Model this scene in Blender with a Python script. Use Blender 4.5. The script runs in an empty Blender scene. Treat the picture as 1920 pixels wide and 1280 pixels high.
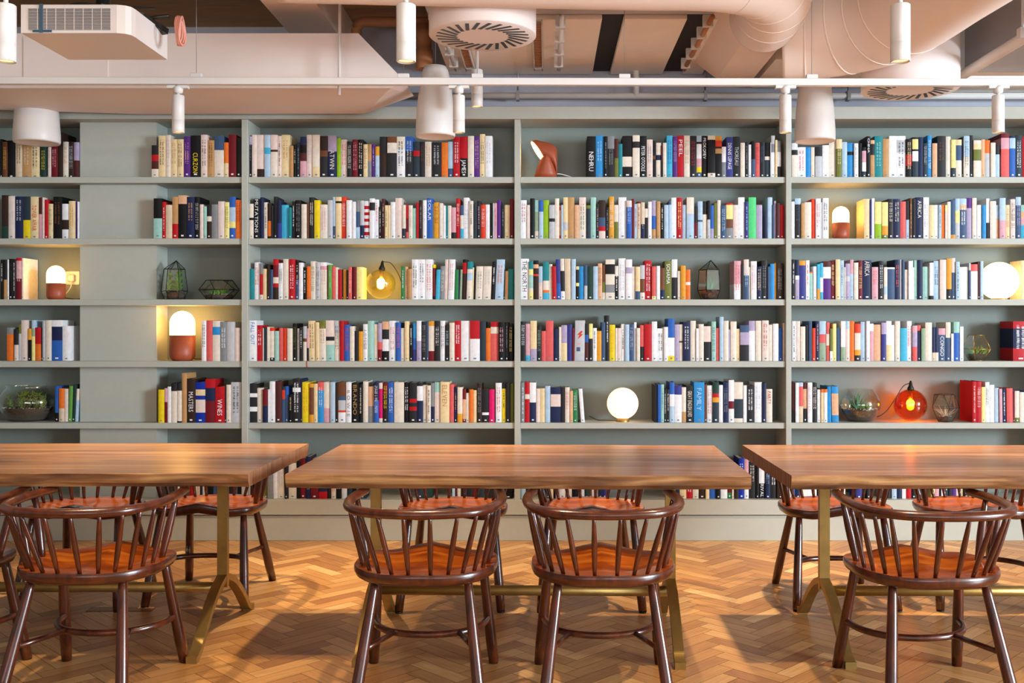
import bpy, math, random
from mathutils import Vector, Matrix
random.seed(7)
S = bpy.context.scene
COL = S.collection
PI = math.pi
# camera geometry: f in pixels of the 1920x1280 frame, principal point, eye height
F, CX, CY, EYE = 1900.0, 1025.0, 612.0, 1.30
def X(px, Y): return (px - CX) * Y / F
def Z(py, Y): return EYE - (py - CY) * Y / F
def P3(px, py, Y): return Vector((X(px, Y), Y, Z(py, Y)))

# ---------------------------------------------------------------- materials
def lin(h):
    r, g, b = (int(h[i:i+2], 16) / 255 for i in (0, 2, 4))
    f = lambda c: c / 12.92 if c <= .04045 else ((c + .055) / 1.055) ** 2.4
    return (f(r), f(g), f(b), 1)
def mat(name, hexc, rough=.5, metal=0, noise=0, nscale=8, bump=0, coat=0, trans=0, ior=1.45, emit=None, estr=0, alpha=1, spec=.5, stretch=None):
    m = bpy.data.materials.new(name); m.use_nodes = True
    nt = m.node_tree; b = nt.nodes['Principled BSDF']
    c = lin(hexc)
    b.inputs['Base Color'].default_value = c
    b.inputs['Roughness'].default_value = rough
    b.inputs['Metallic'].default_value = metal
    b.inputs['Coat Weight'].default_value = coat
    b.inputs['Coat Roughness'].default_value = .12
    b.inputs['Transmission Weight'].default_value = trans
    b.inputs['IOR'].default_value = ior
    b.inputs['Alpha'].default_value = alpha
    b.inputs['Specular IOR Level'].default_value = spec
    if emit:
        b.inputs['Emission Color'].default_value = lin(emit); b.inputs['Emission Strength'].default_value = estr
    if noise or bump:
        tc = nt.nodes.new('ShaderNodeTexCoord'); n = nt.nodes.new('ShaderNodeTexNoise')
        mp = nt.nodes.new('ShaderNodeMapping'); mp.inputs['Scale'].default_value = stretch or (1, 1, 1)
        n.inputs['Scale'].default_value = nscale; n.inputs['Detail'].default_value = 5
        nt.links.new(tc.outputs['Object'], mp.inputs['Vector']); nt.links.new(mp.outputs[0], n.inputs['Vector'])
        if noise:
            mx = nt.nodes.new('ShaderNodeMix'); mx.data_type = 'RGBA'
            lo = tuple(max(0, v * (1 - noise)) for v in c[:3]) + (1,); hi = tuple(min(1, v * (1 + noise)) for v in c[:3]) + (1,)
            mx.inputs['A'].default_value = lo; mx.inputs['B'].default_value = hi
            nt.links.new(n.outputs['Fac'], mx.inputs['Factor']); nt.links.new(mx.outputs['Result'], b.inputs['Base Color'])
        if bump:
            bp = nt.nodes.new('ShaderNodeBump'); bp.inputs['Strength'].default_value = bump; bp.inputs['Distance'].default_value = .01
            nt.links.new(n.outputs['Fac'], bp.inputs['Height']); nt.links.new(bp.outputs[0], b.inputs['Normal'])
    return m
def wood(name, cols, scale, axis, rough=.4, coat=.2, plank=0, dark=None):
    """streaky wood: long grain along axis; optional plank joints across"""
    m = bpy.data.materials.new(name); m.use_nodes = True
    nt = m.node_tree; b = nt.nodes['Principled BSDF']; L = nt.links.new
    tc = nt.nodes.new('ShaderNodeTexCoord'); mp = nt.nodes.new('ShaderNodeMapping')
    sc = [scale] * 3; sc[axis] = scale * .07; mp.inputs['Scale'].default_value = sc
    L(tc.outputs['Object'], mp.inputs['Vector'])
    n = nt.nodes.new('ShaderNodeTexNoise'); n.inputs['Scale'].default_value = 1; n.inputs['Detail'].default_value = 6; n.inputs['Distortion'].default_value = .6
    L(mp.outputs[0], n.inputs['Vector'])
    cr = nt.nodes.new('ShaderNodeValToRGB'); e = cr.color_ramp
    e.elements[0].color = lin(cols[0]); e.elements[0].position = .3
    e.elements[1].color = lin(cols[-1]); e.elements[1].position = .72
    for i, c in enumerate(cols[1:-1]):
        k = e.elements.new(.3 + .42 * (i + 1) / (len(cols) - 1)); k.color = lin(c)
    L(n.outputs['Fac'], cr.inputs['Fac'])
    out = cr.outputs['Color']
    if plank:
        w = nt.nodes.new('ShaderNodeTexWhiteNoise'); w.noise_dimensions = '1D'
        sx = nt.nodes.new('ShaderNodeSeparateXYZ'); L(tc.outputs['Object'], sx.inputs[0])
        mu = nt.nodes.new('ShaderNodeMath'); mu.operation = 'MULTIPLY'; mu.inputs[1].default_value = 1 / plank
        L(sx.outputs[1 if axis == 0 else 0], mu.inputs[0])
        fl = nt.nodes.new('ShaderNodeMath'); fl.operation = 'FLOOR'; L(mu.outputs[0], fl.inputs[0]); L(fl.outputs[0], w.inputs['W'])
        mr = nt.nodes.new('ShaderNodeMapRange'); mr.inputs['To Min'].default_value = .8; mr.inputs['To Max'].default_value = 1.12
        L(w.outputs['Value'], mr.inputs['Value'])
        fr = nt.nodes.new('ShaderNodeMath'); fr.operation = 'FRACT'; L(mu.outputs[0], fr.inputs[0])
        gt = nt.nodes.new('ShaderNodeMath'); gt.operation = 'GREATER_THAN'; gt.inputs[1].default_value = .022; L(fr.outputs[0], gt.inputs[0])
        m2 = nt.nodes.new('ShaderNodeMapRange'); m2.inputs['To Min'].default_value = .55; L(gt.outputs[0], m2.inputs['Value'])
        mm = nt.nodes.new('ShaderNodeMath'); mm.operation = 'MULTIPLY'; L(mr.outputs[0], mm.inputs[0]); L(m2.outputs[0], mm.inputs[1])
        vm = nt.nodes.new('ShaderNodeVectorMath'); vm.operation = 'SCALE'; L(out, vm.inputs[0]); L(mm.outputs[0], vm.inputs['Scale'])
        out = vm.outputs[0]
    L(out, b.inputs['Base Color'])
    b.inputs['Roughness'].default_value = rough; b.inputs['Coat Weight'].default_value = coat; b.inputs['Coat Roughness'].default_value = .15
    bp = nt.nodes.new('ShaderNodeBump'); bp.inputs['Strength'].default_value = .04; bp.inputs['Distance'].default_value = .001
    L(n.outputs['Fac'], bp.inputs['Height']); L(bp.outputs[0], b.inputs['Normal'])
    return m
def thin_glass(name, tint, refl=.9, ior=1.45):
    """thin clear pane: tinted see-through with Fresnel reflection"""
    m = bpy.data.materials.new(name); m.use_nodes = True; nt = m.node_tree; L = nt.links.new
    for n in list(nt.nodes):
        if n.type != 'OUTPUT_MATERIAL': nt.nodes.remove(n)
    out = [n for n in nt.nodes if n.type == 'OUTPUT_MATERIAL'][0]
    t = nt.nodes.new('ShaderNodeBsdfTransparent'); t.inputs[0].default_value = lin(tint)
    g = nt.nodes.new('ShaderNodeBsdfGlossy'); g.inputs['Color'].default_value = (refl, refl, refl, 1); g.inputs['Roughness'].default_value = .03
    f = nt.nodes.new('ShaderNodeLayerWeight'); pw = nt.nodes.new('ShaderNodeMath'); pw.operation = 'POWER'; pw.inputs[1].default_value = 3.5
    mr = nt.nodes.new('ShaderNodeMapRange'); mr.inputs['To Min'].default_value = .05 * (ior / 1.5) ** 2; mr.inputs['To Max'].default_value = .75; mx = nt.nodes.new('ShaderNodeMixShader')
    L(f.outputs['Facing'], pw.inputs[0]); L(pw.outputs[0], mr.inputs['Value']); L(mr.outputs[0], mx.inputs[0]); L(t.outputs[0], mx.inputs[1]); L(g.outputs[0], mx.inputs[2]); L(mx.outputs[0], out.inputs['Surface'])
    return m
M = {}
# ---------------------------------------------------------------- mesh builder
class MB:
    def __init__(s): s.v = []; s.f = []; s.m = []; s.sm = []; s.cur = 0; s.mats = []
    def use(s, m):
        if m not in s.mats: s.mats.append(m)
        s.cur = s.mats.index(m); return s
    def add(s, vs, fs, smooth=False):
        o = len(s.v); s.v += [tuple(p) for p in vs]
        for f in fs: s.f.append([i + o for i in f]); s.m.append(s.cur); s.sm.append(smooth)
    def quad(s, a, b, c, d): s.add([a, b, c, d], [(0, 1, 2, 3)])
    def box(s, x0, x1, y0, y1, z0, z1, T=None):
        vs = [(x, y, z) for z in (z0, z1) for y in (y0, y1) for x in (x0, x1)]
        if T: vs = [T @ Vector(p) for p in vs]
        s.add(vs, [(0, 2, 3, 1), (4, 5, 7, 6), (0, 1, 5, 4), (2, 6, 7, 3), (0, 4, 6, 2), (1, 3, 7, 5)])
    def bbox(s, x0, x1, y0, y1, z0, z1, r=.003):
        """box with small bevelled edges along all sides (chamfer)"""
        xs = ((x0, x0 + r), (x1, x1 - r)); ys = ((y0, y0 + r), (y1, y1 - r)); zs = ((z0, z0 + r), (z1, z1 - r))
        vs = []; idx = {}
        for i in (0, 1):
            for j in (0, 1):
                for k in (0, 1):
                    for a in range(3):
                        idx[i, j, k, a] = len(vs)
                        vs.append((xs[i][0 if a == 0 else 1], ys[j][0 if a == 1 else 1], zs[k][0 if a == 2 else 1]))
        fs = []
        for a in range(3):
            b, c = (a + 1) % 3, (a + 2) % 3
            for e in (0, 1):
                q = []
                for u, w in ((0, 0), (1, 0), (1, 1), (0, 1)):
                    t = [0, 0, 0]; t[a] = e; t[b] = u; t[c] = w; q.append(idx[t[0], t[1], t[2], a])
                fs.append(q if e else q[::-1])
            for u in (0, 1):
                for w in (0, 1):
                    t = [0, 0, 0]; t[b] = u; t[c] = w; t2 = list(t); t2[a] = 1
                    q = [idx[tuple(t) + (b,)], idx[tuple(t2) + (b,)], idx[tuple(t2) + (c,)], idx[tuple(t) + (c,)]]
                    fs.append(q if (u ^ w) else q[::-1])
        for i in (0, 1):
            for j in (0, 1):
                for k in (0, 1):
                    q = [idx[i, j, k, 0], idx[i, j, k, 1], idx[i, j, k, 2]]
                    fs.append(q if (i + j + k) % 2 else q[::-1])
        s.add(vs, fs)
    def lathe(s, prof, c=(0, 0, 0), n=32, smooth=True, capb=True, capt=True, T=None, sx=1, sy=1):
        vs = []; fs = []; k = len(prof)
        for i in range(n):
            a = 2 * PI * i / n
            for r, z in prof: vs.append(Vector((c[0] + sx * r * math.cos(a), c[1] + sy * r * math.sin(a), c[2] + z)))
        if T: vs = [T @ p for p in vs]
        for i in range(n):
            j = (i + 1) % n
            for q in range(k - 1): fs.append((i * k + q, j * k + q, j * k + q + 1, i * k + q + 1))
        s.add(vs, fs, smooth)
        o = len(s.v) - len(vs)
        if capb and prof[0][0] > 1e-5: s.f.append([o + i * k for i in range(n)][::-1]); s.m.append(s.cur); s.sm.append(False)
        if capt and prof[-1][0] > 1e-5: s.f.append([o + i * k + k - 1 for i in range(n)]); s.m.append(s.cur); s.sm.append(False)
    def sweep(s, pts, rad, n=10, sq=None, closed=False, up=Vector((0, 0, 1)), smooth=True, rect=None):
        """tube through pts; rad number or list; sq=(a,b) elliptical scale of the section; rect=(w,h) box section"""
        pts = [Vector(p) for p in pts]; N = len(pts)
        if not isinstance(rad, (list, tuple)): rad = [rad] * N
        vs = []
        sect = []
        if rect: w, h = rect; sect = [(-w, -h), (w, -h), (w, h), (-w, h)]; n = 4
        else:
            for i in range(n):
                a = 2 * PI * i / n; sect.append((math.cos(a) * (sq[0] if sq else 1), math.sin(a) * (sq[1] if sq else 1)))
        prev = None
        for i, p in enumerate(pts):
            if closed: t = pts[(i + 1) % N] - pts[i - 1]
            else: t = pts[min(i + 1, N - 1)] - pts[max(i - 1, 0)]
            t.normalize()
            u = up if abs(t.dot(up)) < .95 else (prev or Vector((0, 1, 0)))
            a = t.cross(u).normalized(); b = a.cross(t).normalized(); prev = b
            for x, y in sect: vs.append(p + a * (x * rad[i]) + b * (y * rad[i]))
        fs = []
        for i in range(N if closed else N - 1):
            j = (i + 1) % N
            for q in range(n): r = (q + 1) % n; fs.append((i * n + q, i * n + r, j * n + r, j * n + q))
        if not closed: fs += [tuple(range(n))[::-1], tuple((N - 1) * n + q for q in range(n))]
        s.add(vs, fs, smooth)
    def tube(s, a, b, r0, r1=None, n=12): s.sweep([a, b], [r0, r0 if r1 is None else r1], n)
    def build(s, name, parent=None, loc=None, mats=None):
        me = bpy.data.meshes.new(name); me.from_pydata(s.v, [], s.f)
        for m in (mats or s.mats): me.materials.append(m)
        me.polygons.foreach_set('material_index', s.m); me.polygons.foreach_set('use_smooth', s.sm)
        me.update()
        o = bpy.data.objects.new(name, me); COL.objects.link(o)
        if parent: o.parent = parent
        if loc: o.location = loc
        return o
def tag(o, label=None, cat=None, group=None, kind=None):
    if label: o['label'] = label
    if cat: o['category'] = cat
    if group: o['group'] = group
    if kind: o['kind'] = kind
    return o
def empty(name, loc=(0, 0, 0), rz=0, **k):
    o = bpy.data.objects.new(name, None); o.empty_display_size = .1; COL.objects.link(o)
    o.location = loc; o.rotation_euler.z = rz
    return tag(o, **k)
def copy_tree(o, parent=None):
    c = o.copy(); COL.objects.link(c)
    if parent: c.parent = parent
    for ch in [q for q in S.objects if q.parent == o]: copy_tree(ch, c)
    return c
def bez(pts, n=8):
    """Catmull-Rom through pts"""
    pts = [Vector(p) for p in pts]; out = []
    for i in range(len(pts) - 1):
        p0 = pts[max(i - 1, 0)]; p1 = pts[i]; p2 = pts[i + 1]; p3 = pts[min(i + 2, len(pts) - 1)]
        for k in range(n):
            t = k / n
            out.append(.5 * ((2 * p1) + (p2 - p0) * t + (2 * p0 - 5 * p1 + 4 * p2 - p3) * t * t + (3 * p1 - p0 - 3 * p2 + p3) * t ** 3))
    return out + [pts[-1]]
# ---------------------------------------------------------------- book data (read off the shelves)
# row -> list of (x0, scale, y0, entries); entry = right edge, top, colour bands / lettering; "_n" skips to n
BOOKS = {
1: [
(0,12,240,"18,160,j:.5C;42,160,X;60,250,K;165,310,B=A;350,280,K;500,300,e=B;700,300,T=w;890,300,C=K;905,300,K;1045,400,E=Y;1060,400,K;1150,400,p=T;1300,400,r=P;1420,100,D;1535,310,w=T;1665,310,D=X;1800,320,u:.5j"),
(280,10.667,240,"_45;185,345,k:.3R:.5j:.75w;330,150,C=B;430,140,w=P;560,225,C=T;685,225,C=B;825,170,U=P;1030,150,K~YCURZON@.42-.9;1165,135,p=j;1300,245,T=B;1490,155,N:.35w;1585,290,O:.6C;1740,130,r;1840,200,K"),
(460,7.385,240,"_35;90,115,u:.2K=x;160,95,p;265,95,p:.8D;350,95,L:.3a:.45L;445,95,p:.35j:.4w;500,110,p=j;620,95,C=T;665,245,T=A;705,230,K=w;760,200,z=x;845,120,n:.2K:.4j:.6P;930,95,p=X;1035,95,w:.75C;1140,110,D:.35B:.5k;1265,105,u:.38n~wATWIN@.35-.8;1325,140,g;1410,160,p=c;1475,185,k=w;1560,160,r=P;1635,160,K=w;1695,225,C=B;1750,225,T:.5x;1800,225,U=u;1855,255,A:.3L"),
(710,7.385,240,"_10;120,120,k:.4D;250,120,B:.15w:.4k;365,120,w:.3W=k;480,120,b:.35k=X;570,190,z:.25R:.4z;640,190,k=B;735,190,w=T;870,200,k=X;960,200,O=A;1035,190,L:.75N;1125,120,R=W;1235,120,R:.53K~WJAMES@.57-.9;1320,110,w;1400,120,U=P;1475,85,C=k;1575,110,W=X"),
(970,7.385,240,"_965;1085,115,K~WNEHRU@.38-.85;1195,105,l=L;1250,115,K=x;1345,115,x:.3k=x;1400,150,j:.5h;1455,220,m;1595,110,K:.5w:.74K;1695,100,w:.15k:.3w;1790,110,K~WPETER OTOOLE@.25-.85;1875,160,p=x;1915,180,K:.4B:.5K"),
(1220,7.385,240,"_75;145,205,w:.35n:.5w;170,240,j:.5K;220,205,w;305,105,a=b;370,120,U=u;460,105,R~WPEEL@.1-.5;545,105,w=T;635,110,k=R;705,105,L:.15K:.2W:.55P:.75Y:.88N;785,110,K~WPROKOFIEV@.05-.55;895,105,w:.1K:.9w;985,115,A:.1V:.25D:.3T:.42K;1045,260,W:.5x;1140,125,i~WDENNIS LEPAGE@.15-.8;1240,120,k~XTHOREAU@.25-.7;1305,205,w;1355,195,k=x;1395,230,W;1450,180,K:.5N;1510,205,c=R;1580,195,k=N;1650,200,K:.4w:.5z;1660,200,X;1720,105,X:.2x:.4W;1755,165,C;1805,180,x:.3W:.7k"),
(1480,8.348,240,"_40;130,235,W:.2k:.35w;255,300,W=c;335,300,l;400,300,w;515,300,k:.3X;620,270,W;725,170,w;825,175,C:.25h=C;905,220,L;1005,235,l:.25K:.35l;1080,240,W=x;1135,240,K;1205,300,K:.12P:.5W:.8z;1270,130,K~WCHINA@.05-.4;1335,190,o:.1k:.4T;1460,125,m=M;1560,170,T;1680,125,W;1820,125,W:.1X:.4W=k;1920,175,K:.4R:.7K=C"),
(1700,8.727,240,"_90;190,150,k:.05y:.3k:.35W:.6z;270,150,n;340,250,z=X;410,120,l=W;500,250,o;640,130,k=B;720,140,w;805,190,y:.75z;900,190,C:.15N:.55w;920,150,k;1030,130,L:.5w=z;1085,120,k;1220,200,w:.1C:.25h:.55w;1280,185,o;1365,200,O:.35X;1455,240,w;1520,270,k:.3L;_1545;1680,90,r:.1P:.35c;1780,130,n:.05L:.3b;1890,120,z=W;1990,140,R"),
],
2: [
(0,12,355,"38,90,w;190,130,D:.7E;335,150,p=X;525,160,n=X;690,160,z:.55Y;870,165,C~VTOWER AFFAIR@.2-.8;950,180,j:.4P;1000,180,p;1090,230,R;1190,325,C=k;1400,165,K=B;1550,325,W:.45D:.72W;1690,260,C=A;1740,270,U;1800,275,W"),
(280,10.667,355,"_85;255,180,K:.5M;330,250,R=w;455,310,e;580,150,T:.65R;750,120,o:.2K;905,150,n=T;1010,150,K=X;1080,300,p;1150,340,M;1245,300,k:.35w:.5D;1375,300,x;1505,240,p;1600,255,y=h;1725,150,b:.25L:.6y:.75b;1840,210,O=R"),
(460,7.385,355,"_48;115,200,w:.4K:.47w;200,130,K~WMUTATIONS@.02-.85;255,110,n;310,180,w=k;360,190,D:.5O:.93K;385,220,k;445,100,k;495,150,n:.6i;600,215,a;640,250,m;690,165,k=W;775,150,K=x;850,205,w;880,180,B;955,110,k=w;1035,150,Y;1140,210,w=P;1210,150,X;1250,105,L:.7N;1330,105,C:.1K:.15C;1400,105,V=W;1475,150,W;1530,170,W;1590,150,x:.3N:.7L;1645,155,X:.65n;1720,160,W:.13R:.22W:.3R:.38W:.47R:.55W:.64R:.72W:.82R:.91W;1790,125,W:.1k:.3W;1850,140,W=c;1885,240,K=W"),
(710,7.385,355,"_15;85,130,j=w;125,220,C=k;165,220,C;230,175,W;325,120,p;375,215,w:.7z;415,215,R:.4r:.8c;470,220,w=P;520,260,M;555,180,R;610,150,D=x;665,150,W=X;745,120,b~WSOLAR@.05-.55;765,200,x;840,180,A=B;890,190,w;930,225,W;960,225,m;1005,225,w;1070,250,P:.8k;1130,125,R=w;1175,220,N:.3w:.7a;1255,115,W=X;1310,160,w=k;1360,200,z;1415,160,k=P;1480,210,V=W;1540,210,W;1580,190,K;1600,190,X;1640,190,P=c;1695,150,U;1745,215,k=x;1815,215,C;1870,130,r"),
(970,7.385,355,"_45;130,150,W=R;175,215,p;240,125,K;300,150,M:.3s:.8w;360,150,b:.3L;440,150,g;520,215,X:.4k:.5X;580,125,w;605,220,T:.05V:.15o:.9V;635,215,L;700,110,C:.6X:.8C;790,110,T;855,215,o;950,110,p:.45w=h;1015,220,h:.1z;1090,110,M;1130,200,k=P;1220,150,D:.45N:.68R:.8p;1270,250,K=x;1340,100,A=W;1400,215,w:.5h;1510,110,W;1585,155,p:.17b=L;1620,130,r;1655,200,L=R;1710,170,r:.05e=R;1765,180,e:.6n=w;1810,265,w:.3k;1860,170,W;1920,155,u:.4b:.75T"),
(1220,7.385,355,"_80;135,165,T=o;185,190,K=w;250,215,L;285,160,N:.1L;360,115,W;440,115,R=y;495,215,L;600,110,w:.4L;650,240,k:.5r;720,165,L:.5N:.55L;780,165,k:.35w;825,155,K:.5X;875,220,b:.7u;920,190,h;970,150,w;1045,220,N=L;1140,190,R:.05y:.45B:.7x;1210,215,p;1300,110,W;1355,170,i=L;1460,110,v;1545,215,u;_1620;1685,110,L;1710,210,N;1735,160,u;1790,190,j;1845,215,R"),
(1480,8.348,355,"_35;85,190,W;180,140,L:.15k=N;240,215,T;345,200,w;405,150,V;495,145,W=c;520,200,X;615,135,W=z;_1170;1260,150,C;1290,160,i;1335,140,W;1445,195,y:.6g;1545,200,y:.65A:.9h;1630,150,k=w;1735,150,n=w;1825,190,c;1880,180,k:.5L;1920,135,B=o"),
(1700,8.727,355,"_85;150,150,K;265,130,n~wAFRICA@.08-.5;365,130,W=u;450,255,C;515,255,W;570,255,L=N;620,255,O;665,255,y:.2p;720,200,w;795,170,N:.9A;870,150,L:.3y:.6X;980,150,L:.15o:.28N=W;1065,140,U:.25u;1145,140,w;1225,255,W;1300,255,l;1355,150,W:.6k;1465,190,w;1505,255,L:.4o;1620,140,L:.55P;1690,255,C=c;1780,160,p=k;1870,125,L:.2N=u;1990,255,M:.2o:.4P:.6a"),
],
3: [
(0,12,470,"20,200,w;75,200,K=W;165,200,k:.5T;195,200,W;290,180,K=E;355,190,k=W;490,160,R:.07P:.5r=w;530,165,w"),
(460,7.385,470,"_55;125,250,m;200,160,W=V;240,170,x:.3R:.87w;300,250,C;340,190,D;385,260,N;460,115,R:.15r:.45w:.6R:.7D;525,170,W=k;605,115,w;690,115,R=W;740,130,K:.5N=w;800,165,W;850,230,K=W;900,215,O;975,145,w=h;1035,160,X=k;1130,160,W:.1P:.2w=P;1145,200,r;1200,195,H=M;1245,215,c;1285,230,w;1340,260,R;1350,260,K;1400,260,A;1425,270,K;1475,225,c=w;1490,225,K;1535,225,r;1625,225,y"),
(710,7.385,470,"_310;360,215,G=W;405,220,o=B;460,250,T;550,120,W=k;645,120,W=k;750,120,W=c;785,190,Y:.1r:.9K;845,260,a/14;905,210,x=w/14;960,120,p/14;1045,120,W=P/16;1105,260,G/14;1120,260,n;1150,260,s/12;1215,120,K:.08R:.35D/14;1290,150,m:.2w:.3L:.5w/16;1310,230,C/12;1340,260,K/12;1440,215,w=x/14;1555,215,w=X/16;1610,150,K=W/20;1725,120,L=O/26;1745,260,D/10;1790,280,T=O/8;1870,250,m"),
(970,7.385,470,"_45;160,110,W~kTHE NORTH@.05-.8;220,150,m:.2y:.35M:.7w:.8y;295,135,K:.1o:.2D:.35V:.4D;355,215,L:.5p;440,155,m:.5w:.75O:.82a;485,185,w;545,215,R/-10;605,120,i:.6b/-14;660,110,w:.3k:.8W/-12;745,110,e/-8;810,115,L;855,215,C:.1k:.5y:.6K;925,215,l;970,200,N:.6X;1050,220,E;1115,215,L;1175,175,o=B;1220,200,B:.5h:.8w;1350,120,w:.12K:.37w:.63x:.83w;1400,210,w:.3K=W;1500,105,W=X;1590,120,W:.2u:.35W;1635,220,w;1700,220,C:.75N;1765,200,X:.4B:.8w;1860,135,R=W;1920,215,c:.9y"),
(1220,7.385,470,"_80;130,210,W;195,240,B:.7n;290,140,h~WSCHAMA@.08-.6;370,120,W:.45k;415,280,w;485,205,A;550,260,O:.42W:.52O;_1155;1250,140,P:.6W=c;1290,190,k;1360,120,p:.4N=L;1385,225,w;1470,145,W=P;1535,220,n=C;1615,135,k=x;1655,220,N;1715,180,l;1740,170,A;1835,170,D=x"),
(1480,8.348,470,"_40;90,135,k=W;155,140,n:.4W:.5u;255,155,A:.12i;315,150,W=V;370,330,O:.05M;430,245,W;480,210,a:.7A;530,190,a:.4W:.8a;650,165,j:.15W:.45U;715,155,r=y;795,135,C;855,150,L=N;880,255,w;950,200,u:.35X:.5u;1005,140,P:.35L;1080,185,w;1145,150,r=y;1285,150,n~wAFRICA@.02-.4;1390,255,P=c;_1400;1475,160,k=W;1535,255,w:.6L:.85w;1650,260,W:.05N;1730,140,n=c;1760,140,X;1805,140,N;1855,295,w;1920,160,W"),
(1700,8.727,470,"_25;80,160,W;125,270,p:.6w;175,155,M;260,150,n;360,260,M;440,195,W:.9k;530,165,L=z;_545;650,145,p;735,125,A:.75k;795,120,p:.35N;870,180,L=k;1005,265,W;1050,200,X:.2N;1160,220,c:.2W;1200,180,j;1255,170,L;_1868;1925,160,C;1990,150,W"),
],
4: [
(0,12,585,"_155;300,345,x:.2O;_320;410,380,k:.5p;480,280,h:.25X;630,180,p;700,370,A:.35K;790,180,L:.2s:.4y;930,345,R:.5O;955,345,K;1030,190,X;1160,180,w;1405,180,W:.16n:.5b;1590,310,W"),
(280,10.667,575,"_1045;1140,275,W=k;1265,270,c;1415,280,w:.15l:.35w;1555,300,x=W;1705,300,X;1815,420,p"),
(460,7.385,585,"_45;155,115,W~lFALL OUT@.05-.6;240,180,R=W;255,220,w;300,210,z;335,205,w;405,215,V:.1w:.9k;465,260,M;525,220,c;580,220,V;655,225,w;715,155,K=h;750,225,W=k;795,205,k=W;850,195,X:.35B:.45w;880,225,P:.6k;975,120,C=B/-10;1030,140,C/-8;1120,115,h:.2w=T/-8;1235,115,p:.4k:.5w:.6M/-8;1310,120,X:.3w=N/-6;1365,120,R;1445,175,b=V;1510,195,w;1570,260,k;1630,265,A;1695,165,W=k;1780,120,M;1835,165,p=Y;1890,150,u:.5c:.7r"),
(710,7.385,585,"_50;145,130,o:.2k:.45W:.75K;235,120,W=c;305,145,b=c;360,220,w;420,125,C;475,180,K=W;525,150,l:.4b:.7i;590,120,W:.5u;665,130,k=x;690,120,N;775,125,A:.12w:.75r;850,120,k=W;920,120,W=k;980,180,k=L;1050,140,T:.02w;1140,120,R=W;1265,120,W;1400,120,R:.45W;1485,130,z;1550,220,O;1660,135,R:.13w:.3c;1745,140,K=P;1800,140,k=x;1860,160,K=y"),
(970,7.385,585,"_45;115,130,k=W;180,160,P:.85a;270,120,C:.7u;335,195,k=s;395,260,c;500,120,c;575,230,n;610,205,w;690,180,u:.5C;760,170,i;790,220,r;930,115,X!/10;990,160,k:.3b:.5j;1045,160,y:.4k;1100,220,W=k;1165,260,A;1220,140,N;1275,45,k=W;1355,175,Y=A;1385,220,w;1435,220,p;1490,165,W=k;1550,170,L;1615,170,N=X;1650,140,W;1700,220,w;1755,180,c:.6k;1860,165,R"),
(1220,7.385,585,"_15;90,130,W;180,225,W=k;240,205,W;330,90,b:.45W:.88Y;395,170,u;445,170,w:.45B:.5w;550,135,n=W;625,120,w;665,225,W;735,165,w;840,195,p:.45k;905,130,M=N;950,220,c;1010,65,L;1080,120,w;1105,240,u;1190,130,w;1235,230,C;1360,180,N:.2u:.55k;1450,120,u:.25W;1540,120,w;1635,115,p=R;1690,175,w;1770,160,W;1825,220,b;1855,150,e"),
(1480,8.348,585,"_45;105,140,W=k;170,140,p;250,225,w;300,200,k;355,140,N;410,250,V;470,140,n=P;575,140,L:.33c:.55s;630,160,c:.3w:.6c;680,255,h:.7W;735,180,y;800,250,N;880,140,W:.65s;945,140,L:.2p;1020,140,O;1115,180,V:.25w:.7A:.85k;1195,150,L;1260,140,W;1320,180,W:.2P;1435,195,o;1515,165,u:.3i;1600,140,W:.6C;1650,200,W;1735,140,w;1840,250,a;1915,140,W=c"),
(1700,8.727,585,"_95;175,220,P:.2u:.6c;230,215,c:.15n;305,265,s;415,170,w;465,250,n:.75e;520,250,n:.75w;635,265,P:.2N~WCONGO@.25-.85;720,165,w:.4N;770,350,W;865,160,M:.28b;930,235,W;_1740;1990,150,R:.18n:.68R=W"),
],
5: [
(0,12,700,"_1235;1325,285,b:.75K;1440,335,O:.6e;1530,345,p;1620,280,H/25;1690,250,E/30;1780,345,w:.35L/35"),
(280,10.667,690,"_180;300,430,Y;365,400,P:.4r;435,370,W;555,300,k:.2w;650,290,k:.2w:.96k;750,100,T;925,210,D~WMASTERS@.3-.75;1120,280,Q:.18C:.33Q:.43p:.75Q;1320,220,R:.2n:.5r;1510,370,R~WWINES@.35-.8;1540,330,k;1635,330,w;1840,280,X=k"),
(460,7.385,700,"_45;165,140,k:.25W:.35k:.6W:.72k;240,200,w;310,220,r:.5n;330,220,W;415,110,W;505,110,j;550,180,z:.1V:.35N;600,175,b:.35N;655,290,K=C;765,75,k:.2W:.3k=W;785,80,n;885,120,Y=A;945,140,A:.1B:.8A;1000,140,C;1085,120,c:.2l=W;1175,120,w:.65P;1245,120,L;1285,130,D;1395,120,B:.35N:.45X:.7V:.75W;1470,120,W~xBOWIE@.2-.85;1570,130,K~tBRANDO@.05-.8;1625,150,K=w;1700,110,w;1780,180,o:.55x;1845,120,n:.45b=W;1900,130,w:.15q:.9w"),
(710,7.385,700,"_58;130,130,r:.3D=Y;215,120,b=W;350,120,w=p;425,125,K=W;530,130,k:.4R:.5k:.6R:.7k;610,130,k:.08W:.45n;670,160,w;720,165,w=k;775,130,x:.6n;855,120,M:.25p;980,115,C~TELEVEN@.08-.6;1040,150,c;1090,190,n=T;1160,190,w:.75A;1210,220,r:.3o:.9r;1255,270,w;1310,220,O;1360,230,C;1430,140,D=x;1530,220,k:.7W:.78k;1605,220,q;_1620;1705,130,W=c;1760,140,k:.13Y=k;1820,140,k;1870,140,h"),
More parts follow.
